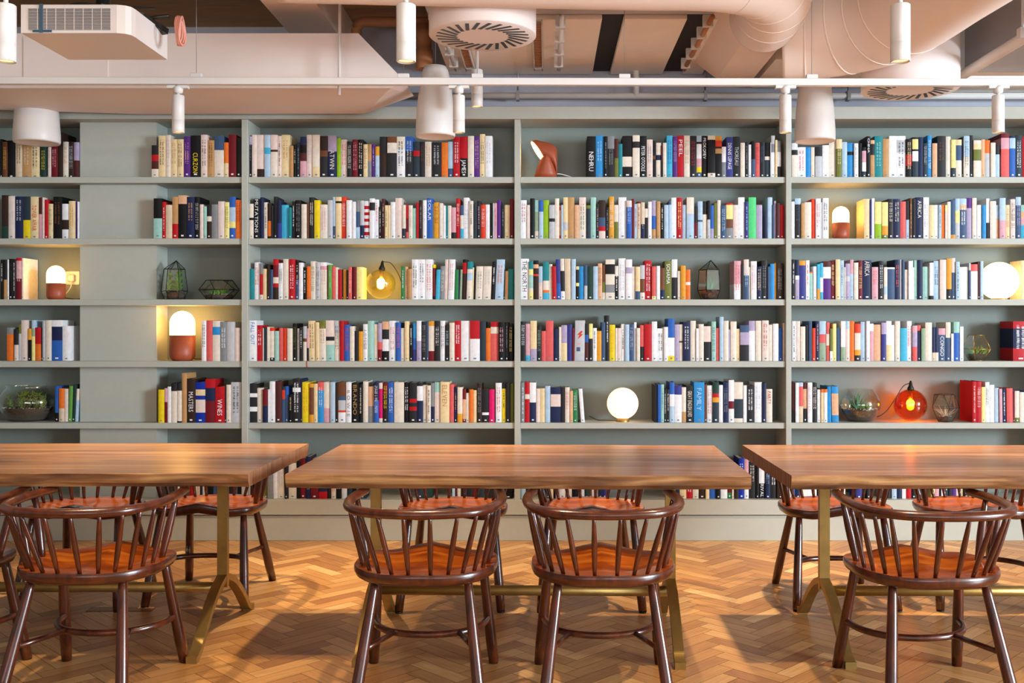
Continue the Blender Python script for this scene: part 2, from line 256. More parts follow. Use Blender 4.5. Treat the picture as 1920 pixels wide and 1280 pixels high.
(970,7.385,700,"_50;105,125,x=W;170,120,R:.3w:.42R;260,125,W:.5n;315,210,p;385,205,C;460,170,L;600,190,n:.2p:.55n;660,190,k;725,190,w=c;770,240,o;835,225,G=W;_880;935,210,W/-35"),
(1220,7.385,700,"_50;95,160,k;145,150,b;185,150,M=m;220,220,k=w;260,220,k=W;330,120,b:.3W:.6L;430,165,i:.25W;490,190,w:.7T;595,165,k~wGREAT ENGLISH LIVES@.15-.85;745,120,l~LFAMILY@.15-.7;780,150,B;855,165,W=c;945,120,E:.28R:.38A:.5z;1000,160,W;1080,120,n=x;1155,90,W:.5r:.68W;1280,120,w:.42z:.9w;1330,165,W;1435,170,k=W;1540,120,W=L;1600,130,n;1685,215,w~RPARTY@.07-.45"),
(1480,8.348,700,"_45;90,140,j:.7k;150,145,W;215,140,L:.1c:.6e;280,150,j:.15o:.65k;360,140,W=P;435,150,k=w;490,250,W;540,245,O:.1C;595,245,O:.1W;665,200,l;775,200,l:.2o:.8l/-12"),
(1700,8.727,700,"_1075;1140,130,R=w;1225,130,R=w;1285,220,y;1355,140,W=N;1435,185,W;1510,235,L;1570,250,P/-8;1630,250,n=W/-8;1740,240,c/-6;1770,300,r;1845,285,w:.85h;1920,305,w;1990,290,b"),
],
6: [
(320,6.857,840,"_90;115,0,W;160,0,k;210,0,b;250,0,B;295,0,R;340,0,w;375,0,e;410,0,n;465,0,w;545,0,K;580,0,N;_730;830,0,k;860,0,N;910,0,K;965,0,w;1000,0,j;1060,0,D;_1075;1140,0,N;1200,0,k:.8y;1245,0,h;1320,340,x;1375,300,W/-8;1465,250,w=X/-10;1510,210,k;1620,190,w;1665,170,K;1740,130,r;1800,110,n=W;1900,140,r"),
(540,8,900,"_460;590,0,n:.8R;650,0,k=W;720,0,w=c;800,0,K=W;885,0,W;960,0,z;_1060;1170,0,z"),
(780,7.68,900,"_20;100,0,z;230,0,E;_520;560,0,L;595,0,j;650,0,w;690,0,K;740,0,n;820,0,k;900,0,r;990,0,z;1190,0,k;_1270;1390,0,K;_1505;1580,0,L;1650,0,k=W"),
(1020,7.385,900,"_40;70,0,k;130,0,C;160,0,K;210,0,u;300,0,W=N;325,0,r;385,0,w=r;475,0,K=W;560,0,W;625,0,E=W;660,0,B;750,0,W;810,0,n;870,0,i=W;_1800;1880,0,n=W"),
(1260,8,840,"_105;215,0,C;310,0,R=W;400,0,w;500,0,D;560,0,C;655,0,b;730,0,K;830,0,W;895,0,r:.85G;930,0,w;1000,0,D;1085,150,Q=W;1150,165,P:.6W;1255,200,k=w;1305,230,K;1395,190,W:.6K~WRIVAL@.62-.96;1475,240,n=L;1570,230,k=W;1690,260,D=w"),
(1480,8,900,"_40;90,0,b;165,0,n=W;240,0,w;410,0,W=L;_450;480,0,k;_630;660,0,P;710,0,p;780,0,A;_800;840,0,w;_1000;1090,0,i=W;1150,0,K;1215,0,k=W;_1400;1435,0,w;1530,0,k;1610,0,L;1690,0,n=W;1750,0,W;1830,0,R=P;1900,0,K=W"),
(1700,8.727,900,"_155;260,0,z=W;_400;460,0,y;530,0,P;560,0,K;620,0,W;680,0,z=W;740,0,k;810,0,U;880,0,w;920,0,C;1015,0,K;1120,0,X"),
],
}
# ---------------------------------------------------------------- materials used around the room
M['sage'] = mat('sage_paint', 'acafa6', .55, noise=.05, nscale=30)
M['sage_shaded'] = mat('sage_paint_shaded', '78807a', .6, noise=.05, nscale=30)  # same sage paint, the shade inside the bays put into a darker colour
M['plinth'] = M['sage']
M['wallg'] = mat('grey_plaster', 'b6b6c2', .8, noise=.08, nscale=6)
M['white'] = mat('white_paint', 'ece4e0', .55, noise=.03, nscale=12)
M['wallside'] = mat('taupe_plaster', '8a8478', .8)
M['whitem'] = mat('white_powder_coat', 'd8d3cf', .4)
M['duct'] = mat('painted_duct', 'e6dad5', .6, noise=.04, nscale=5)
M['conc'] = mat('board_marked_concrete', 'b08a62', .85, noise=.25, nscale=4, bump=.3, stretch=(1, 6, 1))
M['steel'] = mat('galvanised_steel', '9a9ca0', .4, metal=.8, noise=.1)
M['dark'] = mat('dark_void', '2c2a2c', .8)
M['black'] = mat('black_plastic', '15130f', .4)
M['brass'] = mat('aged_brass', 'a2844a', .42, metal=.75, noise=.25, nscale=25)
M['terra'] = mat('terracotta_metal', '9c4a2e', .45, noise=.05)
M['glow'] = mat('opal_glass_lit', 'fff2dc', .3, emit='ffc069', estr=16)
M['seat'] = wood('polished_seat_wood', ['5e2008', '96440f', 'bc6a20'], 26, 0, rough=.28, coat=.6)
M['chair'] = wood('polished_dark_beech', ['300f07', '491b0b', '602711'], 30, 2, rough=.3, coat=.6)
M['table'] = wood('oiled_table_planks', ['7c5032', 'a8744a', 'c49466'], 26, 0, rough=.33, coat=.25, plank=.16)
M['edge'] = wood('sawn_live_edge', ['402413', '84562f', 'b88a55'], 34, 0, rough=.6, coat=0)
M['endg'] = wood('sawn_end_grain', ['6a4028', '8c5f42', 'a27a5c'], 60, 2, rough=.6, coat=0)

def floor_material():
    m = bpy.data.materials.new('oak_parquet_block'); m.use_nodes = True
    nt = m.node_tree; b = nt.nodes['Principled BSDF']; L = nt.links.new
    at = nt.nodes.new('ShaderNodeAttribute'); at.attribute_name = 'tone'
    uv = nt.nodes.new('ShaderNodeUVMap'); mp = nt.nodes.new('ShaderNodeMapping'); mp.inputs['Scale'].default_value = (6, 90, 1)
    L(uv.outputs[0], mp.inputs['Vector'])
    n = nt.nodes.new('ShaderNodeTexNoise'); n.inputs['Scale'].default_value = 1; n.inputs['Detail'].default_value = 4; L(mp.outputs[0], n.inputs['Vector'])
    ad = nt.nodes.new('ShaderNodeMath'); ad.operation = 'MULTIPLY_ADD'; ad.inputs[1].default_value = .5; L(n.outputs['Fac'], ad.inputs[0])
    sp = nt.nodes.new('ShaderNodeSeparateColor'); L(at.outputs['Color'], sp.inputs[0]); L(sp.outputs[0], ad.inputs[2])
    cr = nt.nodes.new('ShaderNodeValToRGB'); e = cr.color_ramp
    e.elements[0].position = .1; e.elements[0].color = lin('5e381c')
    e.elements[1].position = 1.15 if False else 1.0; e.elements[1].color = lin('ecc288')
    k = e.elements.new(.42); k.color = lin('a06c3c'); k = e.elements.new(.7); k.color = lin('c49055')
    L(ad.outputs[0], cr.inputs['Fac']); L(cr.outputs['Color'], b.inputs['Base Color'])
    b.inputs['Roughness'].default_value = .36; b.inputs['Coat Weight'].default_value = .15; b.inputs['Coat Roughness'].default_value = .3
    return m
def herringbone(x0, x1, y0, y1, Lp=.28, W=.07, gap=.0009):
    """plank blocks laid herringbone, 45 degrees to the walls"""
    vs = []; fs = []; tone = []; uvs = []
    c = math.cos(PI / 4)
    r = int(Lp / W)
    R = int(max(x1 - x0, y1 - y0) / W * 1.5)
    cx, cy = (x0 + x1) / 2, (y0 + y1) / 2
    def plank(u0, v0, du, dv, horiz):
        pts = [(u0 + gap, v0 + gap), (u0 + du - gap, v0 + gap), (u0 + du - gap, v0 + dv - gap), (u0 + gap, v0 + dv - gap)]
        w = [(cx + (u - v) * c, cy + (u + v) * c) for u, v in pts]
        mx = sum(p[0] for p in w) / 4; my = sum(p[1] for p in w) / 4
        if not (x0 - .2 < mx < x1 + .2 and y0 - .2 < my < y1 + .2): return
        w = [(min(max(a, x0), x1), min(max(b, y0), y1)) for a, b in w]
        o = len(vs); vs.extend((a, b, 0) for a, b in w); fs.append((o, o + 1, o + 2, o + 3)); tone.append(min(1, max(0, random.gauss(.36, .12))))
        s1 = random.random() * 50
        uvs.extend([(s1, s1), (s1 + Lp, s1), (s1 + Lp, s1 + W), (s1, s1 + W)] if horiz else [(s1, s1), (s1, s1 + W), (s1 + Lp, s1 + W), (s1 + Lp, s1)])
    # tiling: horizontal plank at (i, j) where (i + j... ) step pattern
    for j in range(-R, R):
        for k in range(-R // (2 * r) - 2, R // (2 * r) + 2):
            i = j + k * 2 * r
            plank(i * W, j * W, Lp, W, True)
            plank(i * W - W + 0, j * W + 0, W, Lp, False) if False else plank((i + r) * W, (j - r + 1) * W, W, Lp, False)
    me = bpy.data.meshes.new('floor'); me.from_pydata(vs, [], fs)
    at = me.color_attributes.new('tone', 'FLOAT_COLOR', 'CORNER')
    for i, t in enumerate(tone):
        for k in range(4): at.data[i * 4 + k].color = (t, t, t, 1)
    ul = me.uv_layers.new(name='UVMap')
    for i, q in enumerate(uvs): ul.data[i].uv = q
    me.materials.append(floor_material())
    o = bpy.data.objects.new('floor', me); COL.objects.link(o); return o
RX0, RX1, RY0, RY1, CEIL = -4.6, 8.0, -2.6, 6.5, 3.22
fl = herringbone(RX0, RX1, 1.2, RY1); tag(fl, kind='structure')
b = MB().use(mat('parquet_joint', '2a170c', .8)); b.box(RX0 - .2, RX1 + .2, RY0 - .2, RY1 + .2, -.12, -.0006)
tag(b.build('floor_screed'), kind='structure')
b = MB().use(mat('floor_boards_near', '7a4a28', .4)); b.box(RX0, RX1, RY0, 1.2, -.0005, 0)
tag(b.build('floor_near'), kind='structure')
b = MB().use(M['wallg']); b.box(RX0 - .1, RX1 + .1, RY1, RY1 + .12, 0, CEIL + .1); tag(b.build('wall_back'), kind='structure')
b = MB().use(M['wallside']); b.box(RX0 - .12, RX0, RY0, RY1, 0, CEIL + .1); tag(b.build('wall_left'), kind='structure')
M['glass'] = mat('window_glass', 'ffffff', .02, trans=1, ior=1.05)
# right wall with a tall window that lets the daylight in
b = MB().use(M['white'])
WY0, WY1, WZ0, WZ1 = -1.7, .9, 1.0, 3.0
b.box(RX1, RX1 + .15, RY0, WY0, 0, CEIL + .1); b.box(RX1, RX1 + .15, WY1, RY1, 0, CEIL + .1)
b.box(RX1, RX1 + .15, WY0, WY1, 0, WZ0); b.box(RX1, RX1 + .15, WY0, WY1, WZ1, CEIL + .1)
tag(b.build('wall_right'), kind='structure')
b = MB().use(M['white'])
for i in range(4):
    y = WY0 + (WY1 - WY0) * i / 3; b.box(RX1 + .03, RX1 + .09, y - .025, y + .025, WZ0, WZ1)
for z in (WZ0, (WZ0 + WZ1) / 2 + .3, WZ1): b.box(RX1 + .03, RX1 + .09, WY0, WY1, z - .025, z + .025)
tag(b.build('window_1'), kind='structure')
# near wall behind the camera; wide windows added to bring in fill light
b = MB().use(M['wallside'])
b.box(RX0, RX1, RY0 - .15, RY0, 0, .8); b.box(RX0, RX1, RY0 - .15, RY0, 2.5, CEIL + .1)
for x0, x1 in ((RX0, -3.4), (-.4, .4), (3.4, RX1)): b.box(x0, x1, RY0 - .15, RY0, .8, 2.5)
tag(b.build('wall_near'), kind='structure')
b = MB().use(M['white'])
for a, c_ in ((-3.4, -.4), (.4, 3.4)):
    for i in range(4):
        x = a + (c_ - a) * i / 3; b.box(x - .025, x + .025, RY0 - .1, RY0 - .05, .8, 2.5)
tag(b.build('fill_window'), kind='structure')
b = MB().use(M['conc']); b.box(RX0 - .1, RX1 + .1, RY0 - .1, RY1 + .1, CEIL, CEIL + .12)
tag(b.build('ceiling'), kind='structure')

# ---------------------------------------------------------------- bookcase
D0 = 6.15; DB = 6.425
root = empty('bookcase', ((X(960, D0)), D0, 0), label='sage green floor-to-ceiling built-in bookcase filled with books and lamps', cat='bookcase')
def bc(name, fn, mname='sage'):
    m = MB().use(M[mname]); fn(m)
    o = m.build(name, root); o.location = -root.location; return o
ztop = Z(200, D0); zh = Z(223.6, D0)
SH = [(331, 342.2), (446.5, 457.8), (561, 572.3), (677, 688.4), (792.8, 803.8), (936.5, 965)]
XL, XR = RX0, 4.6
bc('header', lambda m: m.bbox(XL, XR, D0 - .012, DB, zh, ztop))
bc('back_panel', lambda m: m.box(XL, XR, DB, DB + .02, 0, zh + .01), 'sage_shaded')
panels = [(-58, -46.5), (452.7, 464.2), (964.4, 975.6), (1473.6, 1484), (1982, 1993), (2400, 2411)]
for a, c_ in panels:
    bc('side_panel', lambda m: m.bbox(X(a, D0), X(c_, D0), D0, DB, Z(965, D0), zh, .002))
for i, (t, bt) in enumerate(SH):
    if i == 5: continue
    for (a, c0), (c1, d) in zip(panels[:-1], panels[1:]):
        bc('shelf', lambda m: m.bbox(X(c0, D0), X(c1, D0), D0 + .012, DB, Z(bt, D0), Z(t, D0), .002))
bc('shelf', lambda m: m.bbox(XL, XR, D0 - .01, DB, Z(964.5, D0), Z(936.5, D0), .002))
bc('plinth', lambda m: m.bbox(XL, XR, D0 + .004, D0 + .03, 0, Z(966.5, D0), .002))
for i in range(6):
    z1 = zh if i == 0 else Z(SH[i-1][1], D0); z0 = Z(SH[i][0], D0)
    bc('column_panel', lambda m: m.box(X(150, 6.245), X(293.5, 6.245), 6.245, DB, z0, z1))
SZ = [Z(t, D0) for t, _ in SH]           # shelf top heights
# ---------------------------------------------------------------- the books
PAL = dict(K=('0f0f12','black'), k=('232327','charcoal'), W=('e3e4e8','white'), w=('dcd2c4','off-white'), C=('dfc99c','cream'), T=('b98d5c','tan'),
 B=('6a4028','brown'), D=('30201a','dark brown'), R=('b0121e','red'), r=('6c1420','maroon'), V=('cf3a1d','vermilion'), O=('dc6e25','orange'), A=('d6962c','amber'),
 Y=('e2c81c','yellow'), y=('e6da8c','pale yellow'), G=('2b7a45','green'), g=('8cb41e','lime green'), h=('69702f','olive'), E=('1d3a33','dark green'),
 M=('97c4ba','mint'), m=('1c7f86','teal'), a=('3fa9cc','turquoise'), L=('a9c3da','pale blue'), l=('2a88c8','bright blue'), b=('2a5cae','blue'), n=('1a2448','navy'),
 N=('3b5274','slate blue'), U=('53267a','purple'), u=('a79bb8','lilac'), P=('cf9ca8','pink'), p=('dccac2','pale pink'), q=('cf1464','magenta'),
 x=('808387','grey'), X=('b8bbc0','silver grey'), z=('26343f','dark slate'), o=('d6a682','peach'), s=('8da489','sage green'), i=('34377f','indigo'),
 j=('4c2222','dark maroon'), c=('d25a58','coral'), e=('cfbda3','beige'), H=('5d9642','leaf green'), Q=('0b2c97','royal blue'), v=('52c87a','bright green'), t=('a78552','gold'))
BM = {k: mat('book_' + v[1].replace(' ', '_').replace('-', '_'), v[0], .5, noise=.2, nscale=45, spec=.25) for k, v in PAL.items()}
PAGE = mat('book_pages', 'd8ceb8', .85, noise=.1, nscale=200, stretch=(1, .05, .05))
GL = {}
def glyph(ch):
    if ch in GL: return GL[ch]
    cu = bpy.data.curves.new('g', 'FONT'); cu.body = ch; cu.size = 1; cu.resolution_u = 2; cu.fill_mode = 'FRONT'
    ob = bpy.data.objects.new('g', cu); COL.objects.link(ob)
    dg = bpy.context.evaluated_depsgraph_get(); dg.update()
    me = bpy.data.meshes.new_from_object(ob.evaluated_get(dg))
    vs = [(v.co.x, v.co.y) for v in me.vertices]; fs = [tuple(p.vertices) for p in me.polygons]
    bpy.data.objects.remove(ob); bpy.data.meshes.remove(me); bpy.data.curves.remove(cu)
    x0 = min((v[0] for v in vs), default=0); x1 = max((v[0] for v in vs), default=.3)
    vs = [(a - x0, b_) for a, b_ in vs]
    GL[ch] = (vs, fs, x1 - x0); return GL[ch]
def text_mesh(m, s, org, right, up, length, height, gap=.1):
    """flat lettering with its baseline along `right`"""
    tot = 0; items = []
    for ch in s:
        if ch == ' ': tot += .35; continue
        v, f, w = glyph(ch); items.append((tot, v, f)); tot += w + gap
    tot -= gap
    if tot <= 0: return
    kx = length / tot
    for off, v, f in items: m.add([org + right * ((a + off) * kx) + up * (b_ / .72 * height) for a, b_ in v], f)
def parse(spec):
    lean = 0; bolt = False
    if '/' in spec: spec, l = spec.split('/'); lean = float(l)
    if '!' in spec: spec = spec.replace('!', ''); bolt = True
    txt = None
    if '~' in spec:
        spec, t = spec.split('~'); c = t[0]; t, rng = t[1:].split('@'); r0, r1 = rng.split('-'); txt = (c, t, float(r0), float(r1))
    pseudo = None
    if '=' in spec: spec, pseudo = spec.split('=')
    ps = spec.split(':'); bands = [(0.0, ps[0])]
    for q in ps[1:]: bands.append((float(q[:-1]), q[-1]))
    return bands, txt, pseudo, lean, bolt
def build_book(m, x0, x1, ys, z0, h, dep, spec, rnd):
    bands, txt, pseudo, lean, bolt = spec
    w = x1 - x0; bul = min(.0035, w * .12); cols = 5 if w > .02 else 4
    sh = lambda z: lean * (z - z0) / h          # leaning books shear slightly sideways
    main = max(range(len(bands)), key=lambda i: (bands[i + 1][0] if i + 1 < len(bands) else 1) - bands[i][0])
    zt = [z0 + h * (1 - bnd[0]) for bnd in bands] + [z0]
    yy = lambda t: ys - bul * (1 - (2 * t - 1) ** 2)
    for i, (fr, c) in enumerate(bands):
        m.use(BM[c]); vs = []
        for z in (zt[i], zt[i + 1]):
            for k in range(cols): t = k / (cols - 1); vs.append((x0 + w * t + sh(z), yy(t), z))
            vs.append((x1 + sh(z), ys + dep, z)); vs.append((x0 + sh(z), ys + dep, z))
        n = cols + 2
        fs = [(k, k + n, k + n + 1, k + 1) for k in range(cols - 1)]
        m.add(vs, fs, True)
        m.add(vs, [(cols - 1, cols - 1 + n, cols + n, cols), (cols + 1, cols + 1 + n, n, 0)])
    # cover rims and recessed page block
    T_ = .0016; m.use(BM[bands[main][1]]); top = z0 + h; s1 = sh(top); ct = top - .0035
    a, b_ = x0 + s1, x1 + s1
    m.use(BM[bands[0][1]])
    arc = [(x0 + w * k / (cols - 1) + s1, yy(k / (cols - 1)), top) for k in range(cols)]
    m.add(arc + [(b_ - T_, ys + .003, top), (a + T_, ys + .003, top)], [tuple(range(cols + 2))])
    m.quad((a, ys + .003, top), (a + T_, ys + .003, top), (a + T_, ys + dep, top), (a, ys + dep, top))
    m.quad((b_ - T_, ys + .003, top), (b_, ys + .003, top), (b_, ys + dep, top), (b_ - T_, ys + dep, top))
    m.use(PAGE)
    m.quad((a + T_, ys + .003, ct), (b_ - T_, ys + .003, ct), (b_ - T_, ys + dep, ct), (a + T_, ys + dep, ct))
    m.quad((x0, ys + dep, z0), (a, ys + dep, ct), (b_, ys + dep, ct), (x1, ys + dep, z0))
    fy = lambda t: yy(t) - .0007
    def patch(ta, tb, f0, f1, c):
        m.use(BM[c]); za, zb = z0 + h * (1 - f0), z0 + h * (1 - f1); y = min(fy(ta), fy(tb), fy((ta + tb) / 2))
        m.quad((x0 + w * ta + sh(za), y, za), (x0 + w * ta + sh(zb), y, zb), (x0 + w * tb + sh(zb), y, zb), (x0 + w * tb + sh(za), y, za))
    if txt:
        c, s, r0, r1 = txt; m.use(BM[c]); za = z0 + h * (1 - r0)
        stack = s == 'BOWIE'
        hh = min(w * .55, .03)
        text_mesh(m, s, Vector((x0 + w / 2 - hh / 2 + sh(za), ys - bul - .0008, za)), Vector((0, 0, -1)), Vector((1, 0, 0)), h * (r1 - r0), hh, .35 if stack else .1)
    elif pseudo:
        c = pseudo; f = .08 + rnd.random() * .08; end = .55 + rnd.random() * .25; lines = 2 if w > .024 else 1
        while f < end:
            d = .003 + rnd.random() * .006
            for q in range(lines):
                ta = .33 if lines == 1 else (.22 + .34 * q); ta += rnd.uniform(-.03, .03); tb = ta + (.3 if lines == 1 else .17)
                if rnd.random() < .9: patch(ta, tb, f, f + d, c)
            f += d + .0045 + (.022 if rnd.random() < .12 else 0)
    if rnd.random() < .55:
        last = bands[-1][1]; mk = 'W' if last in 'KkDnNrRUzEjQbihBmxGHqV' else 'x'
        patch(.35, .65, .92, .955, mk)
    if bolt:                                     # red lightning flash on a silver spine
        m.use(BM['V']); y = ys - bul - .0009; cx = x0 + w * .5; zc = z0 + h * .64; u = w * .38
        pts = [(.35, 1.5), (-.75, .05), (-.1, .15), (-.55, -1.5), (.85, .35), (.15, .25), (.8, 1.35)]
        m.add([(cx + a_ * u + sh(zc), y, zc + b2 * u * .75) for a_, b2 in pts], [tuple(range(7))])
        patch(.25, .6, .56, .60, 'P'); patch(.2, .55, .66, .76, 'N')
ORD = ['zeroth', 'first', 'second', 'third', 'fourth', 'fifth', 'sixth', 'seventh', 'eighth', 'ninth', 'tenth', 'eleventh', 'twelfth', 'thirteenth', 'fourteenth',
 'fifteenth', 'sixteenth', 'seventeenth', 'eighteenth', 'nineteenth', 'twentieth'] + ['twenty-' + q for q in ('first', 'second', 'third', 'fourth', 'fifth', 'sixth', 'seventh', 'eighth', 'ninth')] + ['thirtieth'] + ['thirty-' + q for q in ('first', 'second', 'third', 'fourth', 'fifth', 'sixth', 'seventh', 'eighth', 'ninth')]
ROWN = ['', 'top', 'second', 'third', 'fourth', 'fifth', 'bottom']
books = []; seen = {}
YS = 6.185
for row, segs in BOOKS.items():
    for x00, sc, y00, ent in segs:
        cur = 0; base = None
        for e in ent.split(';'):
            if e[0] == '_': cur = float(e[1:]); continue
            a, t, spec = e.split(','); a = float(a); t = float(t)
            p0, p1 = x00 + cur / sc, x00 + a / sc; cur = a
            if p1 < 4: continue
            ys = YS + random.uniform(-.004, .012)
            if p1 < 160: ys = 6.235 + (ys - YS) * .5
            elif p1 < 460: ys = 6.166 + (ys - YS) * .2
            z0 = SZ[row - 1] + .0005
            if t == 0: h = random.uniform(.175, .235)
            else: h = Z(y00 + t / sc, ys) - z0
            if p1 > 1925: h = min(h, .25)
            sp = list(parse(spec)); sp[3] = sp[3] / sc * ys / F
            bay = 0 if p1 < 160 else 1 if p1 < 460 else 2 if p1 < 970 else 3 if p1 < 1480 else 4
            hid = row == 6
            area = (p1 - p0) * h * F / ys * (.45 if row == 6 else 1)
            if p1 > 1920 or p0 < 0: area *= .3
            books.append(dict(row=row, bay=bay, p0=p0, p1=p1, ys=ys, z0=z0, h=h, sp=sp, area=area))
BAYN = ['leftmost bay', 'narrow left bay', 'bay left of centre', 'bay right of centre', 'rightmost bay']
for k in books:
    if k['bay'] == 0: lim = 1025 - 2.879 * F / k['ys'] - max(0, k['sp'][3]) * F / k['ys']; k['p1'] = min(k['p1'], lim); k['p0'] = min(k['p0'], k['p1'] - 5)
by = {}
for k in books: by.setdefault((k['row'], k['bay']), []).append(k)
for key, L_ in by.items():
    L_.sort(key=lambda k: k['p0'])
    for i, k in enumerate(L_):
        n = len(L_)
        k['ord'] = 'leftmost' if i == 0 else 'rightmost' if i == n - 1 else ORD[i + 1] + ' from left' if i < n / 2 else ORD[n - i] + ' from right'
        if n == 1: k['ord'] = 'only one'
# overlap clean-up: neighbours never share volume
for L_ in by.values():
    for a, b_ in zip(L_, L_[1:]):
        if b_['p0'] < a['p1']: b_['p0'] = a['p1']
for (r_, b_), L_ in by.items():
    prev = -99
    lo = {2: X(464.2, D0), 3: X(975.6, D0), 4: X(1484, D0)}.get(b_, -99); hi = {1: X(452.7, D0), 2: X(964.4, D0), 3: X(1473.6, D0), 4: X(1982, D0)}.get(b_, 99)
    for k in L_:
        ln = k['sp'][3]; x0, x1 = X(k['p0'], k['ys']), X(k['p1'], k['ys'])
        x0 = max(x0, prev + .0003, lo + .0008 + max(0, -ln)); x1 = min(x1, hi - .0008 - max(0, ln)); k['x0'], k['x1'] = x0, max(x1, x0 + .006); prev = k['x1']
single = set(id(k) for k in sorted(books, key=lambda k: -k['area'])[:300])
stuff = MB(); stuff.use(PAGE)
DARK = {'K', 'k', 'D', 'n', 'z', 'E', 'j'}
for k in books:
    rnd = random.Random(int(k['p0'] * 13 + k['row'] * 7777))
    x0, x1 = k['x0'], k['x1']
    dep = min(rnd.uniform(.125, .165) * (k['h'] / .2) ** .6, DB - k['ys'] - .012)
    g = .0004
    if id(k) in single:
        m = MB()
        build_book(m, x0 + g - (x0 + x1) / 2, x1 - g - (x0 + x1) / 2, 0, 0, k['h'], dep, k['sp'], rnd)
        o = m.build('book', loc=((x0 + x1) / 2, k['ys'], k['z0']))
        bands, txt, pseudo, lean, bolt = k['sp']
        main = max(range(len(bands)), key=lambda i: (bands[i + 1][0] if i + 1 < len(bands) else 1) - bands[i][0])
        cn = PAL[bands[main][1]][1]; oth = [PAL[c][1] for _, c in bands if PAL[c][1] != cn]
        size = 'thick' if x1 - x0 > .042 else 'thin' if x1 - x0 < .024 else 'tall' if k['h'] > .235 else ''
        d = (size + ' ' + cn + ' book').strip()
        if bolt: d += ' with red lightning bolt'
        elif txt: d += ' with large ' + PAL[txt[0]][1] + ' lettering'
        elif oth: d += ' with ' + oth[0] + ' band'
        elif pseudo: d += ' with ' + PAL[pseudo][1] + ' lettering'
        if len(d.split()) + len((k['ord'] + ' ' + ROWN[k['row']] + ' shelf ' + BAYN[k['bay']]).split()) > 16: d = ' '.join(w for w in d.split() if w not in ('thick', 'thin', 'tall', 'large', 'dark', 'pale'))
        d += ', ' + k['ord'] + ', ' + ROWN[k['row']] + ' shelf, ' + BAYN[k['bay']]
        tag(o, d, 'book', 'books on the %s shelf of the %s' % (ROWN[k['row']], BAYN[k['bay']]))
    else:
        build_book(stuff, x0 + g, x1 - g, k['ys'], k['z0'], k['h'], dep, k['sp'], rnd)
tag(stuff.build('books'), 'many smaller mixed-colour books filling the gaps along all bookcase shelves', 'books', kind='stuff')
# ---------------------------------------------------------------- tables
def make_table(xc, yc, rz, label, seed, mirror=False):
    rnd = random.Random(seed)
    t = empty('dining_table', (xc, yc, 0), rz, label=label, cat='table', group=None)
    LX, W2, zt, zb = .865, .485, .75, .697
    n = 90; m = MB().use(M['table'])
    def edge(s):
        ph = [rnd.uniform(0, 6) for _ in range(4)]
        return [s * (W2 + .005 * math.sin(i * .07 + ph[0]) + .003 * math.sin(i * .25 + ph[1]) + .001 * math.sin(i * .9 + ph[2])) for i in range(n + 1)]
    ef, eb = edge(-1), edge(1); xs = [-LX + 2 * LX * i / n for i in range(n + 1)]
    r = .004
    for i in range(n):
        m.quad((xs[i], ef[i] + r, zt), (xs[i+1], ef[i+1] + r, zt), (xs[i+1], eb[i+1] - r, zt), (xs[i], eb[i] - r, zt))
        m.quad((xs[i], ef[i] + .02, zb), (xs[i], eb[i] - .02, zb), (xs[i+1], eb[i+1] - .02, zb), (xs[i+1], ef[i+1] + .02, zb))
    top = m.build('tabletop', t)
    for e, s in ((ef, 1), (eb, -1)):
        m = MB().use(M['edge'])
        ph = [rnd.uniform(0, 6) for _ in range(6)]
        w1 = lambda q: .0012 * math.sin(q * .23 + ph[0]) + .001 * math.sin(q * .6 + ph[1])
        w2 = lambda q: .0015 * math.sin(q * .17 + ph[2]) + .001 * math.sin(q * .47 + ph[3])
        w3 = lambda q: .0014 * math.sin(q * .12 + ph[4]) + .0008 * math.sin(q * .37 + ph[5])
        prof = lambda q: [(xs[q], e[q] + s * r, zt), (xs[q], e[q], zt - .004), (xs[q], e[q] + s * (.002 + w1(q)), zt - .02), (xs[q], e[q] + s * (.006 + w2(q)), zt - .037), (xs[q], e[q] + s * .02, zb + w3(q))]
        for k in range(4):
            for i in range(n):
                A, B_ = prof(i), prof(i + 1)
                q = [A[k], A[k+1], B_[k+1], B_[k]]; m.add(q if s > 0 else q[::-1], [(0, 1, 2, 3)], True)
        m.build('live_edge', top)
    for i, s in ((0, -1), (n, 1)):
        m = MB().use(M['endg'])
        q = [(xs[i], ef[i] + r, zt), (xs[i], ef[i], zt - .005), (xs[i], ef[i] + .006, zt - .03), (xs[i], ef[i] + .02, zb), (xs[i], eb[i] - .02, zb), (xs[i], eb[i] - .006, zt - .03), (xs[i], eb[i], zt - .005), (xs[i], eb[i] - r, zt)]
        m.add(q, [tuple(range(8)) if s < 0 else tuple(range(8))[::-1]])
        m.build('end_face', top)
    for s in (-1, 1):
        x = s * .615
        m = MB().use(M['brass'])
        m.sweep([(x, 0, .2), (x, 0, .68)], 1, rect=(.021, .014), up=Vector((0, 1, 0)), smooth=False)
        m.box(x - .03, x + .03, -.33, .33, .68, .6965)
        for d in (-1, 1):
            c = bez([(x, 0, .245), (x, d * .035, .232), (x, d * .1, .207), (x, d * .19, .15), (x, d * .27, .083), (x, d * .325, .032), (x, d * .37, .014)], 5)
            m.sweep(c, 1, rect=(.02, .013), up=Vector((0, 0, 1)), smooth=False)
            m.box(x - .021, x + .021, d * .37 - .016, d * .37 + .016, 0, .027)
        m.build('leg_frame', t)
    m = MB().use(M['brass']); m.tube((-.61, 0, .198), (.61, 0, .198), .021, n=20); m.build('stretcher_bar', t)
    return t
make_table(-1.985, 4.29, 0, 'long live-edge wooden table at left with brass trestle legs', 3)
make_table(-.1, 4.235, -.02, 'live-edge wooden table in the middle on brass trestle legs', 5)
make_table(1.772, 4.225, -.006, 'live-edge wooden table at right with brass trestle legs', 9)

